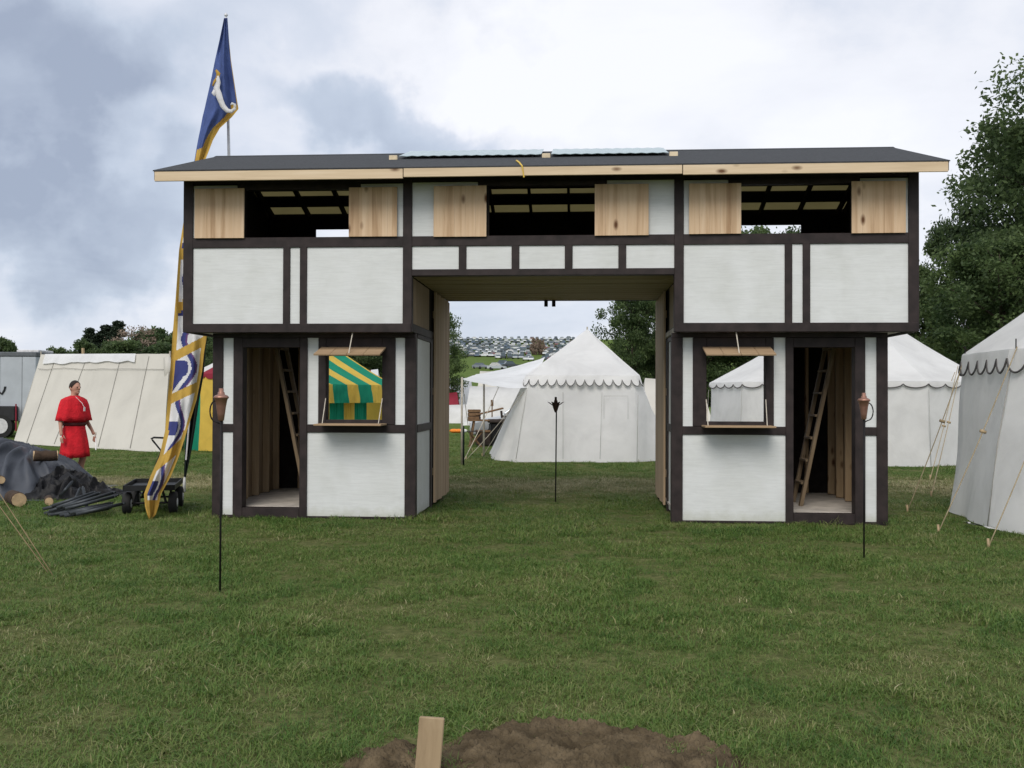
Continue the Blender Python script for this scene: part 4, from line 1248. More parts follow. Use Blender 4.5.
# ------------------------------------------------------------------ garden cart
def cart():
    c = Vector((-4.90, 13.72, 0))
    t = thing('garden_cart', 'black four-wheeled garden cart with flat tray beside the banner', 'cart', c, R(13))
    mb = MB()
    mb.box(-.31, .31, -.55, .55, .325, .345).box(-.325, -.31, -.565, .565, .325, .40).box(.31, .325, -.565, .565, .3252, .40).box(-.31, .31, -.565, -.55, .3254, .399).box(-.31, .31, .55, .565, .3254, .399)
    mb.build('tray', 'cartmetal', t, bevel=.004)
    MB().box(-.05, .05, -.5, .5, .26, .32).build('frame', 'cartmetal', t, bevel=.004)
    for y in (-.40, .40):
        MB().tube([(-.30, y, .15), (.30, y, .15)], .014, 8).build('axle', 'iron', t)
        MB().tube([(-.2, y, .15), (-.15, y, .32)], .018, 6).build('strut', 'cartmetal', t)
        MB().tube([(.2, y, .15), (.15, y, .32)], .018, 6).build('strut', 'cartmetal', t)
        for x in (-.29, .29):
            pr = [(.06, -.05), (.11, -.055), (.142, -.045), (.15, 0), (.142, .045), (.11, .055), (.06, .05)]
            tr = Matrix.Translation((x, y, .15)) @ Matrix.Rotation(R(90), 4, 'Y')
            mb = MB().lathe(pr, 24)
            mb.v = [tuple(tr @ Vector(p)) for p in mb.v]
            w = mb.build('wheel', 'rubber', t, smooth=True)
            mb = MB().lathe([(.055, -.058), (.062, -.03), (.062, .03), (.055, .058)], 16)
            mb.v = [tuple(tr @ Vector(p)) for p in mb.v]
            mb.build('hub', 'hub', w, smooth=True)
    # pull handle folded up at the far end
    loop = [(-.08, .62, .30), (-.05, .74, .62), (.0, .78, .78), (-.12, .80, .93), (-.14, .80, .95), (-.1, .80, .97), (.08, .80, .96), (.10, .80, .93), (.02, .79, .80)]
    MB().tube(loop, .014, 8).build('handle', 'cartmetal', t, smooth=True)
cart()

# ------------------------------------------------------------------ covered pile, logs, poles
def pile():
    # grey tarp draped over a heap
    x0, x1, y0, y1 = -10.6, -6.85, 14.85, 17.5
    nx, ny = 170, 120
    rows = []
    for j in range(ny + 1):
        row = []
        for i in range(nx + 1):
            x = x0 + (x1 - x0) * i / nx; y = y0 + (y1 - y0) * j / ny
            e = min(1, (x - x0) / 1.1) * min(1, (y - y0) / 1.15) * min(1, (y1 - y) / .9)
            prof = float(np.interp(x, [-10.6, -9.0, -8.05, -7.75, -7.35, -6.85], [.2, .90, .93, .80, .50, .02]))
            z = .88 * prof * sstep(0, 1, e) ** .75
            # folds run down from the upper right corner of the heap
            ang = math.atan2(y - 16.5, x + 7.9); rad = math.hypot(x + 7.9, y - 16.5)
            ph = ang * 11 + 1.8 * nz(x * 1.1, y * 1.1) + .6 * nz(x * 3, y * 3, 5)
            fold = (.5 + .5 * math.cos(2 * ph)) ** 2.2 * .19 * min(1, rad / 1.0) * sstep(.02, .4, z)
            fine = (.5 + .5 * math.cos(ph * 4.2 + 2 * nz(x * 2, y * 2, 2))) * .025 * sstep(.02, .3, z)
            z = max(.012, z + fold + fine - .06 + .04 * nz(x * 2.2, y * 2.2, 3) * min(1, z * 3))
            row.append((x + .05 * nz(y * 3, z * 4, 1), y + .06 * nz(x * 3, z * 4, 8) + .10 * nz(x * 2.1, 0, 3) * (1 - j / ny), z))
        rows.append(row)
    o = MB().grid(rows).build('tarpaulin', 'tarp', None, smooth=True)
    tag(o, 'grey tarpaulin draped in folds over a heap at the left edge', 'tarp')
    # crumpled black plastic trailing right
    rows = []
    nx, ny = 150, 60
    x0, x1 = -7.25, -5.75
    for j in range(ny + 1):
        row = []
        for i in range(nx + 1):
            f = i / nx; g = j / ny
            x = x0 + (x1 - x0) * f
            hgt = float(np.interp(f, [0, .12, .3, .5, .65, .8, 1], [.25, .42, .36, .24, .13, .08, .05]))
            wid = float(np.interp(f, [0, .3, .6, 1], [.85, .8, .5, .16]))
            y = 15.55 + f * .1 + (g - .5) * wid * 1.5 + .12 * nz(f * 4, 1)
            z = hgt * math.sin(math.pi * g) ** .7
            n = (1 - abs(nz(x * 3.4, y * 3.4, 2)) * 2.2) * .10 + (1 - abs(nz(x * 8, y * 8, 5)) * 2.4) * .075 - .10
            row.append((x + .07 * nz(y * 6, x * 6), y + .07 * nz(x * 7, y * 5, 4), max(.008, z + n * min(1, z * 5))))
        rows.append(row)
    o = MB().grid(rows).build('plastic_sheet', 'plastic', None)
    tag(o, 'crumpled black plastic sheet trailing from the tarp towards the cart', 'plastic sheet')
    # firewood
    def log(a, b, r, label):
        a, b = Vector(a), Vector(b)
        d = (b - a).normalized()
        t = thing('firewood_log', label, 'log', (a + b) / 2, 0, 'logs around the tarp')
        pts = [a.lerp(b, k / 6) + Vector((0, 0, .015 * nz(k * 1.3, a.x))) for k in range(7)]
        MB().tube(pts, [r * (1 + .12 * nz(k * 2., a.y)) for k in range(7)], 12).build('bark', 'bark', t, True, True)
        for e, s in ((a, -1), (b, 1)):
            MB().tube([e - d * .01 * s, e + d * .012 * s], r * .93, 12).build('sawn_end', 'logend', t, True)
    p = at(34, 456, 15.75)
    log(p, at(57, 455.5, 15.9), .085, 'short dark log with a pale sawn end lying on top of the tarp')
    g = G(19, 507)
    log(g + Vector((0, 0, .10)), g + Vector((-.30, .40, .10)), .105, 'thick log showing a broad pale sawn end before the tarp')
    g = G(1, 500)
    log(g + Vector((0, 0, .30)), g + Vector((-.25, .35, .30)), .06, 'log at the frame edge resting against the tarp front')
    g = G(49, 508)
    log(g + Vector((0, 0, .09)), g + Vector((-.16, .33, .09)), .06, 'small pale ended log between tarp and steel poles')
    # steel poles
    first = None
    lab = 'dull steel tent pole in the loose pile before the black plastic'
    for k in range(15):
        a = G(45 + 4.4 * (k % 8) + rnd.uniform(-2, 2), 516 + .5 * (k % 8) + rnd.uniform(-1, 1))
        L_ = rnd.uniform(.50, .66)
        if first is None:
            first = thing('steel_pole', lab, 'pole', a, 0, 'steel poles piled by the tarp')
            MB().tube([(0, 0, 0), (1, 0, 0)], .022, 8).build('tube', 'steel', first, smooth=True)
            MB().tube([(.99, 0, 0), (1.06, 0, 0)], .014, 8).build('spigot', 'steel', first, smooth=True)
            o = first
        else:
            o = copy_tree(first)
        o.location = a + Vector((0, 0, .03 + .05 * (k // 5)))
        o.scale = (L_, 1, 1)
        o.rotation_euler = (0, R(rnd.uniform(-11, -4) - 2 * (k // 5)), R(rnd.uniform(34, 66)))
    for (ua, va, ub, vb, D1, D2, lb) in ((70, 512, 80, 489, 13.6, 13.75, 'steel pole propped steeply leaning right on the pole pile'), (88, 513, 83, 488, 13.5, 13.75, 'steel pole propped upright on the pole pile'), (60, 496, 72, 482, 14.6, 14.8, 'grey steel pole slanting out of the black plastic')):
        o = copy_tree(first)
        a, b = at(ua, va, D1), at(ub, vb, D2)
        d = b - a
        o.location = a; o.scale = (d.length, 1, 1)
        o.rotation_euler = d.to_track_quat('X', 'Z').to_euler()
        o['label'] = lb
pile()
def left_ropes():
    for (u0, v0, u1, v1, lab) in ((-40, 433, 54, 577, 'thin tan guy rope running to the grass at lower left, upper of two'), (-40, 452, 49, 574, 'thin tan guy rope running to the grass at lower left, lower of two')):
        e = G(u1, v1); s = at(u0, v0, e.y + .9)
        s = s + (s - e) * .8
        tag(MB().tube([e.lerp(s, k / 6) for k in range(7)], .0045, 6).build('guy_rope', 'oldrope', None, smooth=True), lab, 'rope', 'guy ropes at the left edge')
    # pegs
left_ropes()

# ------------------------------------------------------------------ trailer at the left edge
def trailer():
    D = 36.0
    xr = at(36, 352, D).x; xl = xr - 5.0
    zt = at(20, 352, D).z
    t = thing('box_trailer', 'grey box trailer with dark roof rail at the left edge', 'trailer', ((xl + xr) / 2, D, 0))
    mb = MB(); mb.box(xl, xr, D, D + 2.2, .6, zt - .16); mb.build('body', 'trailer', t, True, bevel=.02)
    MB().box(xl - .02, xr + .02, D - .03, D + 2.23, zt - .158, zt).build('roof_rail', 'trailerdark', t, True, bevel=.02)
    for k in range(6):
        x = xl + .5 + k * .8
        MB().box(x, x + .012, D - .008, D - .001, .62, zt - .17).build('panel_seam', 'trailerdark', t, True)
    cx = at(8, 420, D).x
    MB().box(cx - .55, cx + .38, D - .28, D - .01, .62, 1.15).build('mudguard', 'ink', t, True, bevel=.03)
    for k, x in enumerate((cx - .12, cx - 1.0)):
        w = MB().tube([(x, D - .30, .42), (x, D - .06, .42)], .42, 22).build('wheel', 'rubber', t, True)
        MB().tube([(x, D - .312, .44), (x, D - .29, .44)], .27, 20).build('rim', 'hub', w, True)
    MB().tube([at(16, 404, D - .3), at(16, 431, D - .3)], .03, 6).build('lamp_strip', 'redcloth', t, True)
    # tail of a painted word
    MB().tube([at(-2, 386, D - .015), at(-1, 392, D - .015), at(2, 394, D - .015), at(4.4, 390, D - .015), at(5.4, 386.5, D - .015), at(4.6, 388, D - .015)], .035, 6).build('lettering', 'ink', t, True)
    # wind deflector and tan box beyond
    MB().box(xr - .9, xr - .1, D + .4, D + 1.6, zt + .002, zt + .1).build('roof_vent', 'hub', t, True, bevel=.02)
    v = thing('camper_van', 'tan camper van roof showing above the end of the grey trailer', 'van', (at(29, 380, 44).x, 44, 0))
    a, b = at(20, 353, 44), at(38, 353, 44)
    MB().box(a.x, b.x, 44, 48, .5, a.z - .28).build('body', 'canvas_cream', v, True, bevel=.1)
    MB().box(a.x, b.x, 43.9, 48, a.z - .279, a.z).build('roof', 'block', v, True, bevel=.1)
    for x in (a.x + .15, b.x - .15):
        MB().tube([(x, 44.3, .35), (x, 44.5, .35)], .35, 14).build('wheel', 'rubber', v, True)
trailer()

# ------------------------------------------------------------------ person in red
def person():
    g = G(74, 485)
    S = (CAM_H + (393.7 - 381) * g.y / 1000) / 1.80
    ROT = R(64)
    t = thing('person', 'person walking in a loose knee-length red tunic with a dark belt', 'person', g, ROT)
    t.scale = (S, S, S)
    # skeleton facing -y: (x, y, z, radius)
    J_ = {}
    bm = bmesh.new()
    sk = bm.verts.layers.skin.verify()
    def jv(name, x, y, z, rx, ry=None, parent=None):
        v = bm.verts.new((x, y, z)); v[sk].radius = (rx, ry or rx); J_[name] = v
        if parent: bm.edges.new((J_[parent], v))
    jv('pelvis', 0, 0, .95, .15, .12); J_['pelvis'][sk].use_root = True
    jv('waist', 0, .01, 1.10, .15, .115, 'pelvis'); jv('chest', 0, .01, 1.32, .165, .12, 'waist'); jv('collar', 0, .015, 1.47, .10, .08, 'chest')
    jv('neck', 0, .0, 1.54, .058, .06, 'collar'); jv('skull', 0, -.012, 1.63, .07, .08, 'neck'); jv('crown', 0, -.005, 1.72, .072, .085, 'skull')
    for s, nm in ((-1, 'r'), (1, 'l')):
        sw = -.10 if s < 0 else .14         # walking: one leg back
        jv('hip' + nm, s * .095, 0, .90, .095, None, 'pelvis')
        jv('knee' + nm, s * .11, -.05 + (.02 if s < 0 else -.05), .50, .062, None, 'hip' + nm)
        jv('calf' + nm, s * .11, .02 + (.07 if s < 0 else -.05), .33, .058, None, 'knee' + nm)
        jv('ankle' + nm, s * .115, .05 + (.16 if s < 0 else -.10), .09, .042, None, 'calf' + nm)
        jv('toe' + nm, s * .125, -.11 + (.16 if s < 0 else -.10), .035, .036, None, 'ankle' + nm)
        jv('shoulder' + nm, s * .19, .015, 1.44, .062, None, 'collar')
        jv('elbow' + nm, s * .25, .05, 1.17, .045, None, 'shoulder' + nm)
        jv('wrist' + nm, s * .285, -.06 + s * -.05, .93, .030, .026, 'elbow' + nm)
        jv('palm' + nm, s * .29, -.085 + s * -.06, .86, .038, .020, 'wrist' + nm)
    me = bpy.data.meshes.new('body'); bm.to_mesh(me); bm.free()
    tmp = bpy.data.objects.new('body_base', me); col.objects.link(tmp)
    tmp.modifiers.new('skin', 'SKIN').use_smooth_shade = True
    sb = tmp.modifiers.new('sub', 'SUBSURF'); sb.levels = 2; sb.render_levels = 2
    dg = bpy.context.evaluated_depsgraph_get()
    ev = tmp.evaluated_get(dg)
    m2 = bpy.data.meshes.new_from_object(ev)
    bm = bmesh.new(); bm.from_mesh(m2)
    bpy.data.objects.remove(tmp)
    # head with brow, nose, chin and ears; fingers; all fused into one skin
    def ball(c, r, sub=3):
        mt = Matrix.Translation(c) @ Matrix.Diagonal((*r, 1))
        bmesh.ops.create_icosphere(bm, subdivisions=sub, radius=1, matrix=mt)
    ball((0, -.008, 1.69), (.077, .098, .112)); ball((0, -.035, 1.615), (.056, .062, .055))
    ball((0, -.108, 1.672), (.014, .026, .024), 2); ball((0, -.09, 1.705), (.05, .02, .014), 2)
    ball((0, -.092, 1.627), (.026, .014, .009), 2); ball((0, -.085, 1.59), (.022, .02, .017), 2)
    for s in (-1, 1):
        ball((s * .079, .01, 1.675), (.012, .022, .032), 2)
    # fingers
    for s in (-1, 1):
        bx_, by_, bz_ = s * .29, -.085 - s * .06, .86
        for k, ln in enumerate((.075, .085, .08, .062)):
            o = (k - 1.5) * .021
            for q in range(5):
                f = q / 4
                ball((bx_ + s * .004 - s * .012 * f * f, by_ - .01 + o, bz_ - .035 - ln * f), (.0095, .0095, .016), 1)
        for q in range(4):
            f = q / 3
            ball((bx_ - s * .014 - s * .01 * f, by_ - .038 - .028 * f, bz_ + .005 - .05 * f), (.0105, .0105, .015), 1)
    m3 = bpy.data.meshes.new('body'); bm.to_mesh(m3); bm.free()
    m3.materials.clear(); m3.materials.append(M['skin'])
    ob = bpy.data.objects.new('body', m3); col.objects.link(ob)
    rm = ob.modifiers.new('fuse', 'REMESH'); rm.mode = 'VOXEL'; rm.voxel_size = .0095; rm.use_smooth_shade = True
    dg = bpy.context.evaluated_depsgraph_get()
    m4 = bpy.data.meshes.new_from_object(ob.evaluated_get(dg))
    bpy.data.objects.remove(ob)
    ob = bpy.data.objects.new('body', m4); col.objects.link(ob); ob.parent = t
    m4.polygons.foreach_set('use_smooth', [True] * len(m4.polygons))
    if not m4.materials: m4.materials.append(M['skin'])
    # hair: short cap
    rows = []
    for i in range(13):
        th = i / 12 * 1.75
        row = []
        for k in range(25):
            ph = k / 24 * 2 * math.pi
            front = max(0, -math.sin(ph))
            tt = th * (1 - .58 * front)
            row.append((.084 * math.sin(tt) * math.cos(ph), -.004 + .105 * math.sin(tt) * math.sin(ph), 1.692 + .118 * math.cos(tt)))
        rows.append(row)
    MB().grid(rows).build('hair', 'hair', t, smooth=True, solid=.006)
    for s in (-1, 1):
        MB().lathe([(.002, -.008), (.008, -.004), (.009, 0), (.008, .004), (.002, .008)], 10, (s * .031, -.1, 1.688)).build('eye', 'eye', t, smooth=True)
    # tunic: loose, with wide sleeves to the elbow
    def loft(rings, name, mat, solid=.008, n=36, fold=.02, seed=0):
        rows = []
        for i, (cx, cy, cz, rx, ry, tilt) in enumerate(rings):
            row = []
            f = i / (len(rings) - 1)
            for k in range(n + 1):
                a = k / n * 2 * math.pi
                w = 1 + fold * f * (math.sin(a * 7 + seed) + .6 * math.sin(a * 11 + 2 * seed + 3 * f))
                row.append((cx + rx * w * math.cos(a), cy + ry * w * math.sin(a), cz + tilt * math.cos(a)))
            rows.append(row)
        return MB().grid(rows).build(name, mat, t, smooth=True, solid=solid)
    tu = loft([(0, 0, 1.545, .075, .075, 0), (0, .01, 1.51, .12, .10, 0), (0, .01, 1.46, .185, .130, 0), (0, .01, 1.36, .20, .150, 0), (0, .005, 1.25, .20, .155, 0), (0, .0, 1.14, .198, .155, 0), (0, 0, 1.06, .188, .145, 0)], 'tunic', 'red', fold=.035)
    loft([(0, .01, 1.535, .085, .08, 0), (0, .012, 1.515, .160, .110, 0), (0, .012, 1.475, .238, .140, 0), (0, .012, 1.39, .268, .165, 0), (0, .01, 1.28, .288, .182, 0), (0, .01, 1.19, .306, .198, 0), (0, .01, 1.115, .32, .21, -.0)], 'cape', 'red', fold=.075, seed=1)
    loft([(0, 0, 1.085, .202, .160, 0), (0, 0, 1.03, .200, .158, 0)], 'belt', 'belt', fold=0)
    # knee length skirt of the tunic, swung by the stride
    loft([(0, 0, 1.06, .185, .14, 0), (0, 0, .98, .188, .158, 0), (0, -.005, .86, .195, .185, 0), (0, -.01, .72, .205, .215, 0), (0, -.01, .58, .215, .235, .01), (0, -.005, .49, .22, .245, .015)], 'skirt', 'red', fold=.085, seed=2)
    for s in (-1, 1):
        yo = .16 if s < 0 else -.10
        bt = MB().tube([(s * .114, .055 + yo, .26), (s * .115, .05 + yo, .09), (s * .12, .0 + yo, .05), (s * .127, -.13 + yo, .04)], [.062, .056, .056, .043], 12)
        bt.build('boot', 'boot', t, smooth=True)
    # paper tag on the chest, cord
    MB().box(.0, .035, -.222, -.216, 1.28, 1.35).build('paper_tag', 'paper', t)
    MB().tube([(-.06, -.09, 1.53), (-.0, -.18, 1.42), (.016, -.217, 1.345)], .004, 5).build('cord', 'paper', t)
    # white stick in the left hand
    p = thing('white_stick', 'thin white stick held by the person in red', 'stick', MATS[t.name] @ Vector((.30 * S, -.175 * S, .84 * S)), ROT)
    MB().tube([(.0, .0, .02), (-.10, -.12, -.24)], .010, 8).build('rod', 'paper', p)
    MB().tube([(.0, .0, .02), (.016, .02, .062)], .013, 8).build('grip', 'rope', p)
person()

# ------------------------------------------------------------------ earth heap and stake in front
def heap():
    x0, x1, y0, y1 = -.95, 1.25, 3.75, 5.0
    nx, ny = 420, 240
    rows = []
    for j in range(ny + 1):
        row = []
        for i in range(nx + 1):
            x = x0 + (x1 - x0) * i / nx; y = y0 + (y1 - y0) * j / ny
            fx = (x - .16) / 1.0; fy = (y - 4.28) / .52
            d = math.hypot(fx, fy) + .22 * nz(x * 2.4, y * 2.4, 1) + .10 * nz(x * 7, y * 7, 3)
            h = .088 * sstep(1.0, .62, d) * (1 + .45 * nz(x * 3.2, y * 3.2, 9))
            h *= 1 - .75 * math.exp(-((x + .36) / .11) ** 2)
            r = nz(x * 9, y * 9, 2) * .034 + abs(nz(x * 22, y * 22, 4)) * .030 + abs(nz(x * 48, y * 48, 6)) * .018 + nz(x * 90, y * 90, 8) * .006 - .012
            row.append((x, y, h + r * sstep(0, .04, h) - .012 * sstep(.02, 0, h) - .01))
        rows.append(row)
    o = MB().grid(rows).build('earth_heap', 'dirt', None, smooth=True)
    tag(o, 'low heap of brown dug earth at the bottom of the picture', 'earth heap')
    g = Vector((-.345, 4.10, 0))
    t = MB().box(-.052, .052, -.02, .02, -.12, .272, mat=Matrix.Rotation(R(4), 4, 'Y') @ Matrix.Rotation(R(-11), 4, 'X')).build('wooden_stake', 'stakewood', None, bevel=.004)
    t.location = g
    tag(t, 'flat wooden stake driven into the earth heap', 'stake')
heap()

# ------------------------------------------------------------------ trees
def tree_meshes(seed, h, crown_r, crown_z0, nl, leaf, n_clumps, shape='round', trunk_r=.22):
    """tapered trunk with limbs, and a crown of many leaf faces gathered in uneven clumps"""
    r = np.random.default_rng(seed)
    mb = MB()
    lean = r.normal(0, .04, 2)
    tr = [(lean[0] * z * .3, lean[1] * z * .3, z) for z in np.linspace(-.2, h * .86, 7)]
    mb.tube(tr, [trunk_r * (1 - .86 * k / 6) for k in range(7)], 9)
    cents = []
    for k in range(n_clumps):
        f = r.random()
        if shape == 'cone':
            f = f ** 1.1
            z = crown_z0 + (h - crown_z0) * f
            rr = crown_r * (1 - f) ** .85 * (.45 + .6 * r.random())
            size = crown_r * .26 * (1.1 - .7 * f)
        else:
            z = crown_z0 + (h - crown_z0) * (.04 + .92 * f)
            env = math.sin(math.pi * min(1, max(0, .10 + .84 * f))) ** .6
            rr = crown_r * env * (r.random() ** .45) * (.66 + .55 * r.random())
            size = crown_r * (.11 + .13 * r.random())
        a = r.random() * 2 * math.pi
        c = np.array([rr * math.cos(a), rr * math.sin(a), z])
        cents.append((c, size))
        if k < 46:
            z0 = max(h * .12, z - rr * (.7 if shape != 'cone' else .1))
            z0 = min(z0, h * .82)
            rb = trunk_r * (.36 - .2 * z0 / h)
            base = Vector((lean[0] * z0 * .3, lean[1] * z0 * .3, z0))
            mid = base.lerp(Vector(c), .5) + Vector((0, 0, .06 * rr))
            mb.tube([base, mid, Vector(c)], [rb, rb * .6, rb * .18], 5)
    per = nl // n_clumps
    P, T = [], []
    for c, size in cents:
        d = r.normal(0, 1, (per, 3)); d /= np.linalg.norm(d, axis=1)[:, None]
        rad = size * r.random(per) ** .42
        sc = np.array([1.25, 1.25, .80])
        P.append(c + d * rad[:, None] * sc * (1 + .5 * (r.random((per, 1)) > .93)))
        T.append(np.clip(.35 + .25 * r.normal(0, 1) * .6 + r.normal(0, .16, per), 0, 1))
    P = np.concatenate(P); T = np.concatenate(T)
    n = len(P)
    nrm = r.normal(0, 1, (n, 3)); nrm[:, 2] = np.abs(nrm[:, 2]) + .25
    nrm /= np.linalg.norm(nrm, axis=1)[:, None]
    tv = r.normal(0, 1, (n, 3)); tv -= nrm * (tv * nrm).sum(1)[:, None]; tv /= np.linalg.norm(tv, axis=1)[:, None]
    bv = np.cross(nrm, tv)
    s = leaf * (.6 + .8 * r.random((n, 1)))
    V = np.stack([P - tv * s * .55, P + bv * s * .30 + tv * s * .05, P + tv * s * .6, P - bv * s * .30 + tv * s * .05], 1).reshape(-1, 3)
    me = bpy.data.meshes.new('crown')
    me.vertices.add(4 * n); me.vertices.foreach_set('co', V.astype(np.float32).ravel())
    me.loops.add(4 * n); me.loops.foreach_set('vertex_index', np.arange(4 * n, dtype=np.int32))
    me.polygons.add(n); me.polygons.foreach_set('loop_start', np.arange(0, 4 * n, 4, dtype=np.int32)); me.polygons.foreach_set('loop_total', np.full(n, 4, dtype=np.int32))
    me.update()
    at_ = me.attributes.new('tone', 'FLOAT', 'POINT'); at_.data.foreach_set('value', np.repeat(T, 4).astype(np.float32))
    me.validate()
    return mb, me
TREE = {}
def tree_kind(key, leafmat, **kw):
    mb, crown = tree_meshes(**kw)
    tm = bpy.data.meshes.new('trunk'); tm.from_pydata(mb.v, [], mb.f); tm.materials.append(M['trunk'])
    tm.polygons.foreach_set('use_smooth', [True] * len(tm.polygons))
    crown.materials.append(M[leafmat])
    TREE[key] = (tm, crown, kw['h'])
def plant(key, u, vtop, D, label, name='broadleaf_tree', sx=1.0, rot=None, group=None, sink=0):
    tm, cm, h = TREE[key]
    p = at(u, vtop, D)
    z0 = hill(p.x, D) - sink
    s = (p.z - z0) / h
    t = thing(name, label, 'tree', (p.x, D, z0), 0, group)
    t.rotation_euler = (0, 0, rnd.random() * 6.28 if rot is None else rot)
    t.scale = (s * sx, s * sx, s)
    for nm, m in (('trunk', tm), ('crown', cm)):
        o = bpy.data.objects.new(nm, m); col.objects.link(o); o.parent = t
    return t
tree_kind('big', 'leaf', seed=3, h=15, crown_r=5.0, crown_z0=1.6, nl=52000, leaf=.19, n_clumps=210, trunk_r=.36)
tree_kind('mid', 'leaf', seed=11, h=10, crown_r=3.6, crown_z0=.9, nl=29000, leaf=.18, n_clumps=140, trunk_r=.25)
tree_kind('oak', 'leaf2', seed=19, h=9, crown_r=3.4, crown_z0=1.0, nl=27000, leaf=.17, n_clumps=130, trunk_r=.24)
tree_kind('fir', 'needle', seed=23, h=10, crown_r=2.6, crown_z0=.5, nl=26000, leaf=.22, n_clumps=150, shape='cone', trunk_r=.2)
tree_kind('far', 'leaf', seed=29, h=8, crown_r=4.2, crown_z0=.3, nl=22000, leaf=.34, n_clumps=80, trunk_r=.2)
tree_kind('bare', 'scrub', seed=31, h=8, crown_r=2.6, crown_z0=2.0, nl=2600, leaf=.16, n_clumps=46, trunk_r=.16)
GR = 'trees behind the right tower'
plant('big', 1085, 34, 42, 'tallest tree rising out of the frame at the upper right', sx=.92, rot=.4, group=GR)
plant('mid', 1018, 122, 47, 'leafy tree left of the tallest one above the near tent', sx=.60, rot=1.3, group=GR)
plant('mid', 950, 216, 50, 'tree whose crown meets the right end of the gatehouse', sx=.56, rot=2.2, group=GR)
plant('oak', 1000, 235, 38, 'lower bushy tree directly above the near tent roof', sx=1.0, rot=3.0, group=GR)
plant('oak', 905, 262, 46, 'lower bushy tree behind the round tent roof', sx=.9, rot=4.0, group=GR)
plant('mid', 790, 226, 52, 'tree whose top shows in the right upper window', sx=.85, rot=5.0, group=GR)
plant('oak', 745, 224, 54, 'tree behind the right tower seen through its serving window', sx=.8, rot=.9, group=GR)
plant('mid', 855, 262, 50, 'tree hidden mostly behind the right wing', sx=1.0, rot=2.7, group=GR)
plant('oak', 706, 268, 50, 'tree between the passage and the right window', sx=.9, rot=1.9, group=GR)
plant('oak', 633, 288, 52, 'green tree behind the peaked tent at the right of the passage', sx=.74, rot=2.0)
plant('mid', 655, 300, 57, 'darker tree beside the right gate leaf', sx=.8, rot=.2)
plant('oak', 434, 308, 62, 'dark tree edge showing right of the left gate leaf', sx=.78, rot=3.6)
GL = 'trees on the left skyline'
for i, (key, u, v, D, sx, lab, nm) in enumerate((
    ('far', 60, 348, 160, .8, 'low bush at the left end of the skyline trees', 'broadleaf_tree'),
    ('fir', 90, 328, 150, 1.3, 'dark conifer at the left of the skyline group', 'conifer_tree'),
    ('fir', 106, 325, 150, 1.5, 'dark conifer in the middle of the skyline group', 'conifer_tree'),
    ('fir', 118, 321, 150, 1.4, 'tallest dark conifer on the left skyline', 'conifer_tree'),
    ('bare', 137, 322, 140, 1.1, 'thin bare tree between conifers and rounded trees on the skyline', 'bare_tree'),
    ('far', 152, 330, 150, .8, 'rounded tree just right of the bare one', 'broadleaf_tree'),
    ('far', 172, 328, 146, .9, 'rounded tree behind the banner on the skyline', 'broadleaf_tree'),
    ('far', 198, 326, 140, .9, 'rounded tree nearest the gatehouse on the skyline', 'broadleaf_tree'),
    ('far', 95, 341, 120, .9, 'low light green bush in front of the conifers', 'broadleaf_tree'),
    ('far', 122, 341, 118, .9, 'low light green bush below the tallest conifer', 'broadleaf_tree'),
    ('far', 150, 342, 120, 1.0, 'low bush below the bare tree', 'broadleaf_tree'),
    ('far', 3, 338, 90, .55, 'small tree behind the grey trailer', 'broadleaf_tree'),
    ('oak', 235, 330, 70, 1.2, 'tree just behind the left tower door', 'broadleaf_tree'),
    ('mid', 365, 322, 66, 1.2, 'dark tree above the striped roof in the left window', 'broadleaf_tree'),
    ('oak', 395, 318, 70, 1.2, 'tree between left window and passage', 'broadleaf_tree'))):
    plant(key, u, v, D, lab, nm, sx, i * 1.7, GL if i < 11 else None, sink=(0.4 if key == 'far' else 0))
for u, v, lb in ((535, 337.5, 'left brown scrub clump standing among the hilltop cars'), (541.5, 339.5, 'right brown scrub clump standing among the hilltop cars')):
    plant('far', u, v, 392, lb, 'scrub_bush', .50, u, 'brown scrub on the hilltop', .5)
for o in list(col.objects):
    if o.name.startswith('scrub_bush'):
        for c in o.children:
            if c.name.startswith('crown'):
                c.data = c.data.copy() if c.data.users > 1 else c.data
                c.data.materials[0] = M['scrub']

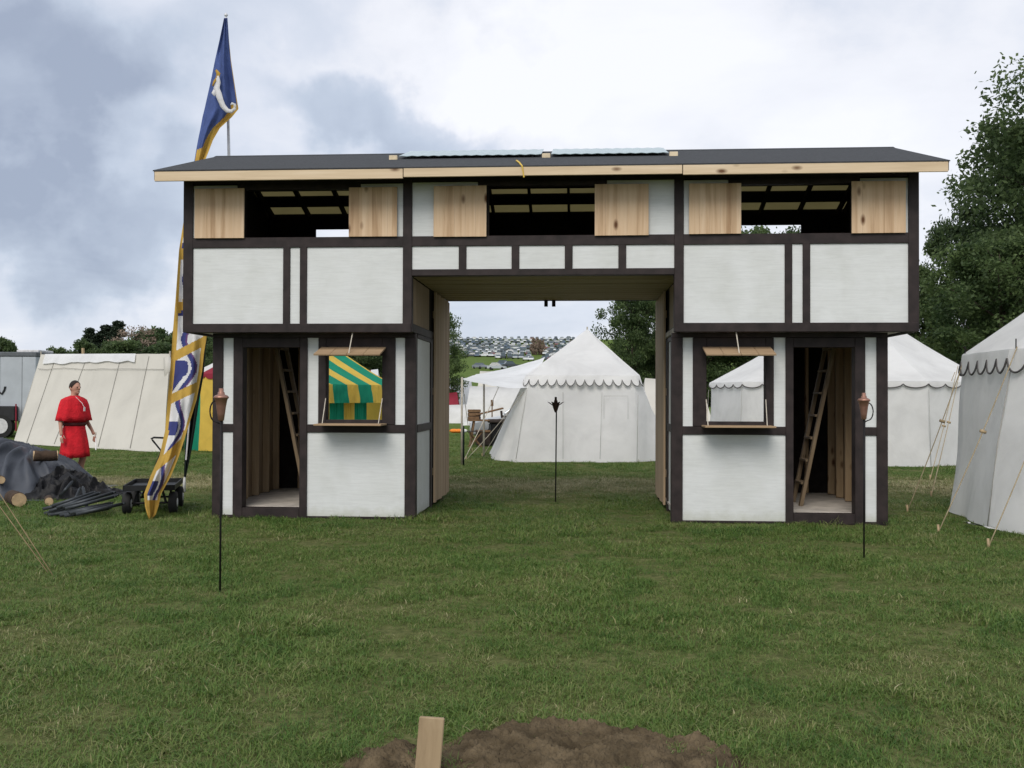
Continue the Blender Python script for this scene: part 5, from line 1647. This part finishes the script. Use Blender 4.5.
# ------------------------------------------------------------------ grass
def build_grass():
    gc = bpy.data.collections.new('grass_tufts')
    r = np.random.default_rng(5)
    for k in range(6):
        nb = 120
        V, F, T = [], [], []
        for b in range(nb):
            a = r.random() * 6.283; rad = .17 * math.sqrt(r.random())
            bx, by = rad * math.cos(a), rad * math.sin(a)
            L_ = (.020 + .036 * r.random() ** 1.6) * (1.25 if k == 5 else 1)
            w = .0018 + .0014 * r.random()
            d = r.random() * 6.283
            ln = .3 + 1.5 * r.random()
            dx, dy = math.cos(d), math.sin(d)
            px, py = -dy, dx
            tone = np.clip(r.normal(.42, .2) + (.5 if r.random() < .10 else 0), 0, 1.2)
            i0 = len(V)
            for q, f in enumerate((0, .4, .75, 1)):
                out = L_ * ln * f * f; up = L_ * (f - .28 * ln * f * f)
                ww = w * (1, .9, .6, .08)[q]
                V += [(bx + dx * out + px * ww, by + dy * out + py * ww, up - .006), (bx + dx * out - px * ww, by + dy * out - py * ww, up - .006)]
                T += [tone, tone]
            for q in range(3):
                F.append((i0 + 2 * q, i0 + 2 * q + 1, i0 + 2 * q + 3, i0 + 2 * q + 2))
        me = bpy.data.meshes.new('tuft'); me.from_pydata(V, [], F)
        me.attributes.new('tone', 'FLOAT', 'POINT').data.foreach_set('value', np.array(T, dtype=np.float32))
        me.materials.append(M['grass'])
        o = bpy.data.objects.new('tuft', me); gc.objects.link(o)
    pts, scl = [], []
    inv = GM.inverted()
    def band(y0, y1, dens, s0):
        w1 = .60 * y1 + 1.2
        n = int((y1 - y0) * 2 * w1 * dens)
        X = r.uniform(-w1, w1, n); Y = r.uniform(y0, y1, n)
        for x, y in zip(X, Y):
            if abs(x) > .60 * y + 1.2: continue
            lx = inv @ Vector((x, y, 0))
            if 0 < lx.y < 2.68 and 1.66 < abs(lx.x) < 4.24: continue
            thick = .80 + .60 * nz(x * .9, y * .9, 3) + .45 * nz(x * 2.7, y * 2.7, 1)
            fx = (x - .16) / 1.0; fy = (y - 4.28) / .52
            dd = math.hypot(fx, fy)
            if dd < .90 + .25 * nz(x * 4, y * 4):
                if r.random() > .16: continue
                thick *= .7
            near_wall = (abs(lx.y) < .18 and 1.5 < abs(lx.x) < 4.4)
            if near_wall: thick *= 1.35
            z = 0
            if dd < .95: z = .05
            pts.append((x, y, z)); scl.append(s0 * max(.45, thick) * r.uniform(.75, 1.25))
    band(2.6, 6.5, 110, .98); band(6.5, 10, 80, 1.05); band(10, 16, 55, 1.15); band(16, 24, 30, 1.3); band(24, 40, 14, 1.5)
    n = len(pts)
    me = bpy.data.meshes.new('grass'); me.from_pydata(pts, [], [])
    me.attributes.new('scl', 'FLOAT', 'POINT').data.foreach_set('value', np.array(scl, dtype=np.float32))
    me.attributes.new('rotz', 'FLOAT_VECTOR', 'POINT').data.foreach_set('vector', np.stack([r.normal(0, .08, n), r.normal(0, .08, n), r.random(n) * 6.283], 1).astype(np.float32).ravel())
    me.materials.append(M['grass'])
    o = bpy.data.objects.new('grass', me); col.objects.link(o); o['kind'] = 'stuff'
    o['label'] = 'mown green meadow grass with dry patches'
    ng = bpy.data.node_groups.new('scatter', 'GeometryNodeTree')
    ng.interface.new_socket('Geometry', in_out='INPUT', socket_type='NodeSocketGeometry')
    ng.interface.new_socket('Geometry', in_out='OUTPUT', socket_type='NodeSocketGeometry')
    N, L = ng.nodes, ng.links
    gi, go = N.new('NodeGroupInput'), N.new('NodeGroupOutput')
    ci = N.new('GeometryNodeCollectionInfo'); ci.inputs['Collection'].default_value = gc
    ci.inputs['Separate Children'].default_value = True; ci.inputs['Reset Children'].default_value = True
    ip = N.new('GeometryNodeInstanceOnPoints'); ip.inputs['Pick Instance'].default_value = True
    ri = N.new('FunctionNodeRandomValue'); ri.data_type = 'INT'
    for s in ri.inputs:
        if s.name == 'Max' and s.type == 'INT': s.default_value = 5
        if s.name == 'Min' and s.type == 'INT': s.default_value = 0
    ra = N.new('GeometryNodeInputNamedAttribute'); ra.data_type = 'FLOAT_VECTOR'; ra.inputs[0].default_value = 'rotz'
    sa = N.new('GeometryNodeInputNamedAttribute'); sa.data_type = 'FLOAT'; sa.inputs[0].default_value = 'scl'
    mp = N.new('GeometryNodeMeshToPoints')
    L.new(gi.outputs[0], mp.inputs[0]); L.new(mp.outputs[0], ip.inputs['Points'])
    L.new(ci.outputs[0], ip.inputs['Instance'])
    L.new([s for s in ri.outputs if s.type == 'INT'][0], ip.inputs['Instance Index'])
    L.new(ra.outputs[0], ip.inputs['Rotation']); L.new(sa.outputs[0], ip.inputs['Scale'])
    L.new(ip.outputs[0], go.inputs[0])
    o.modifiers.new('scatter', 'NODES').node_group = ng
    print('grass tufts', n, 'cars', carcount)
build_grass()
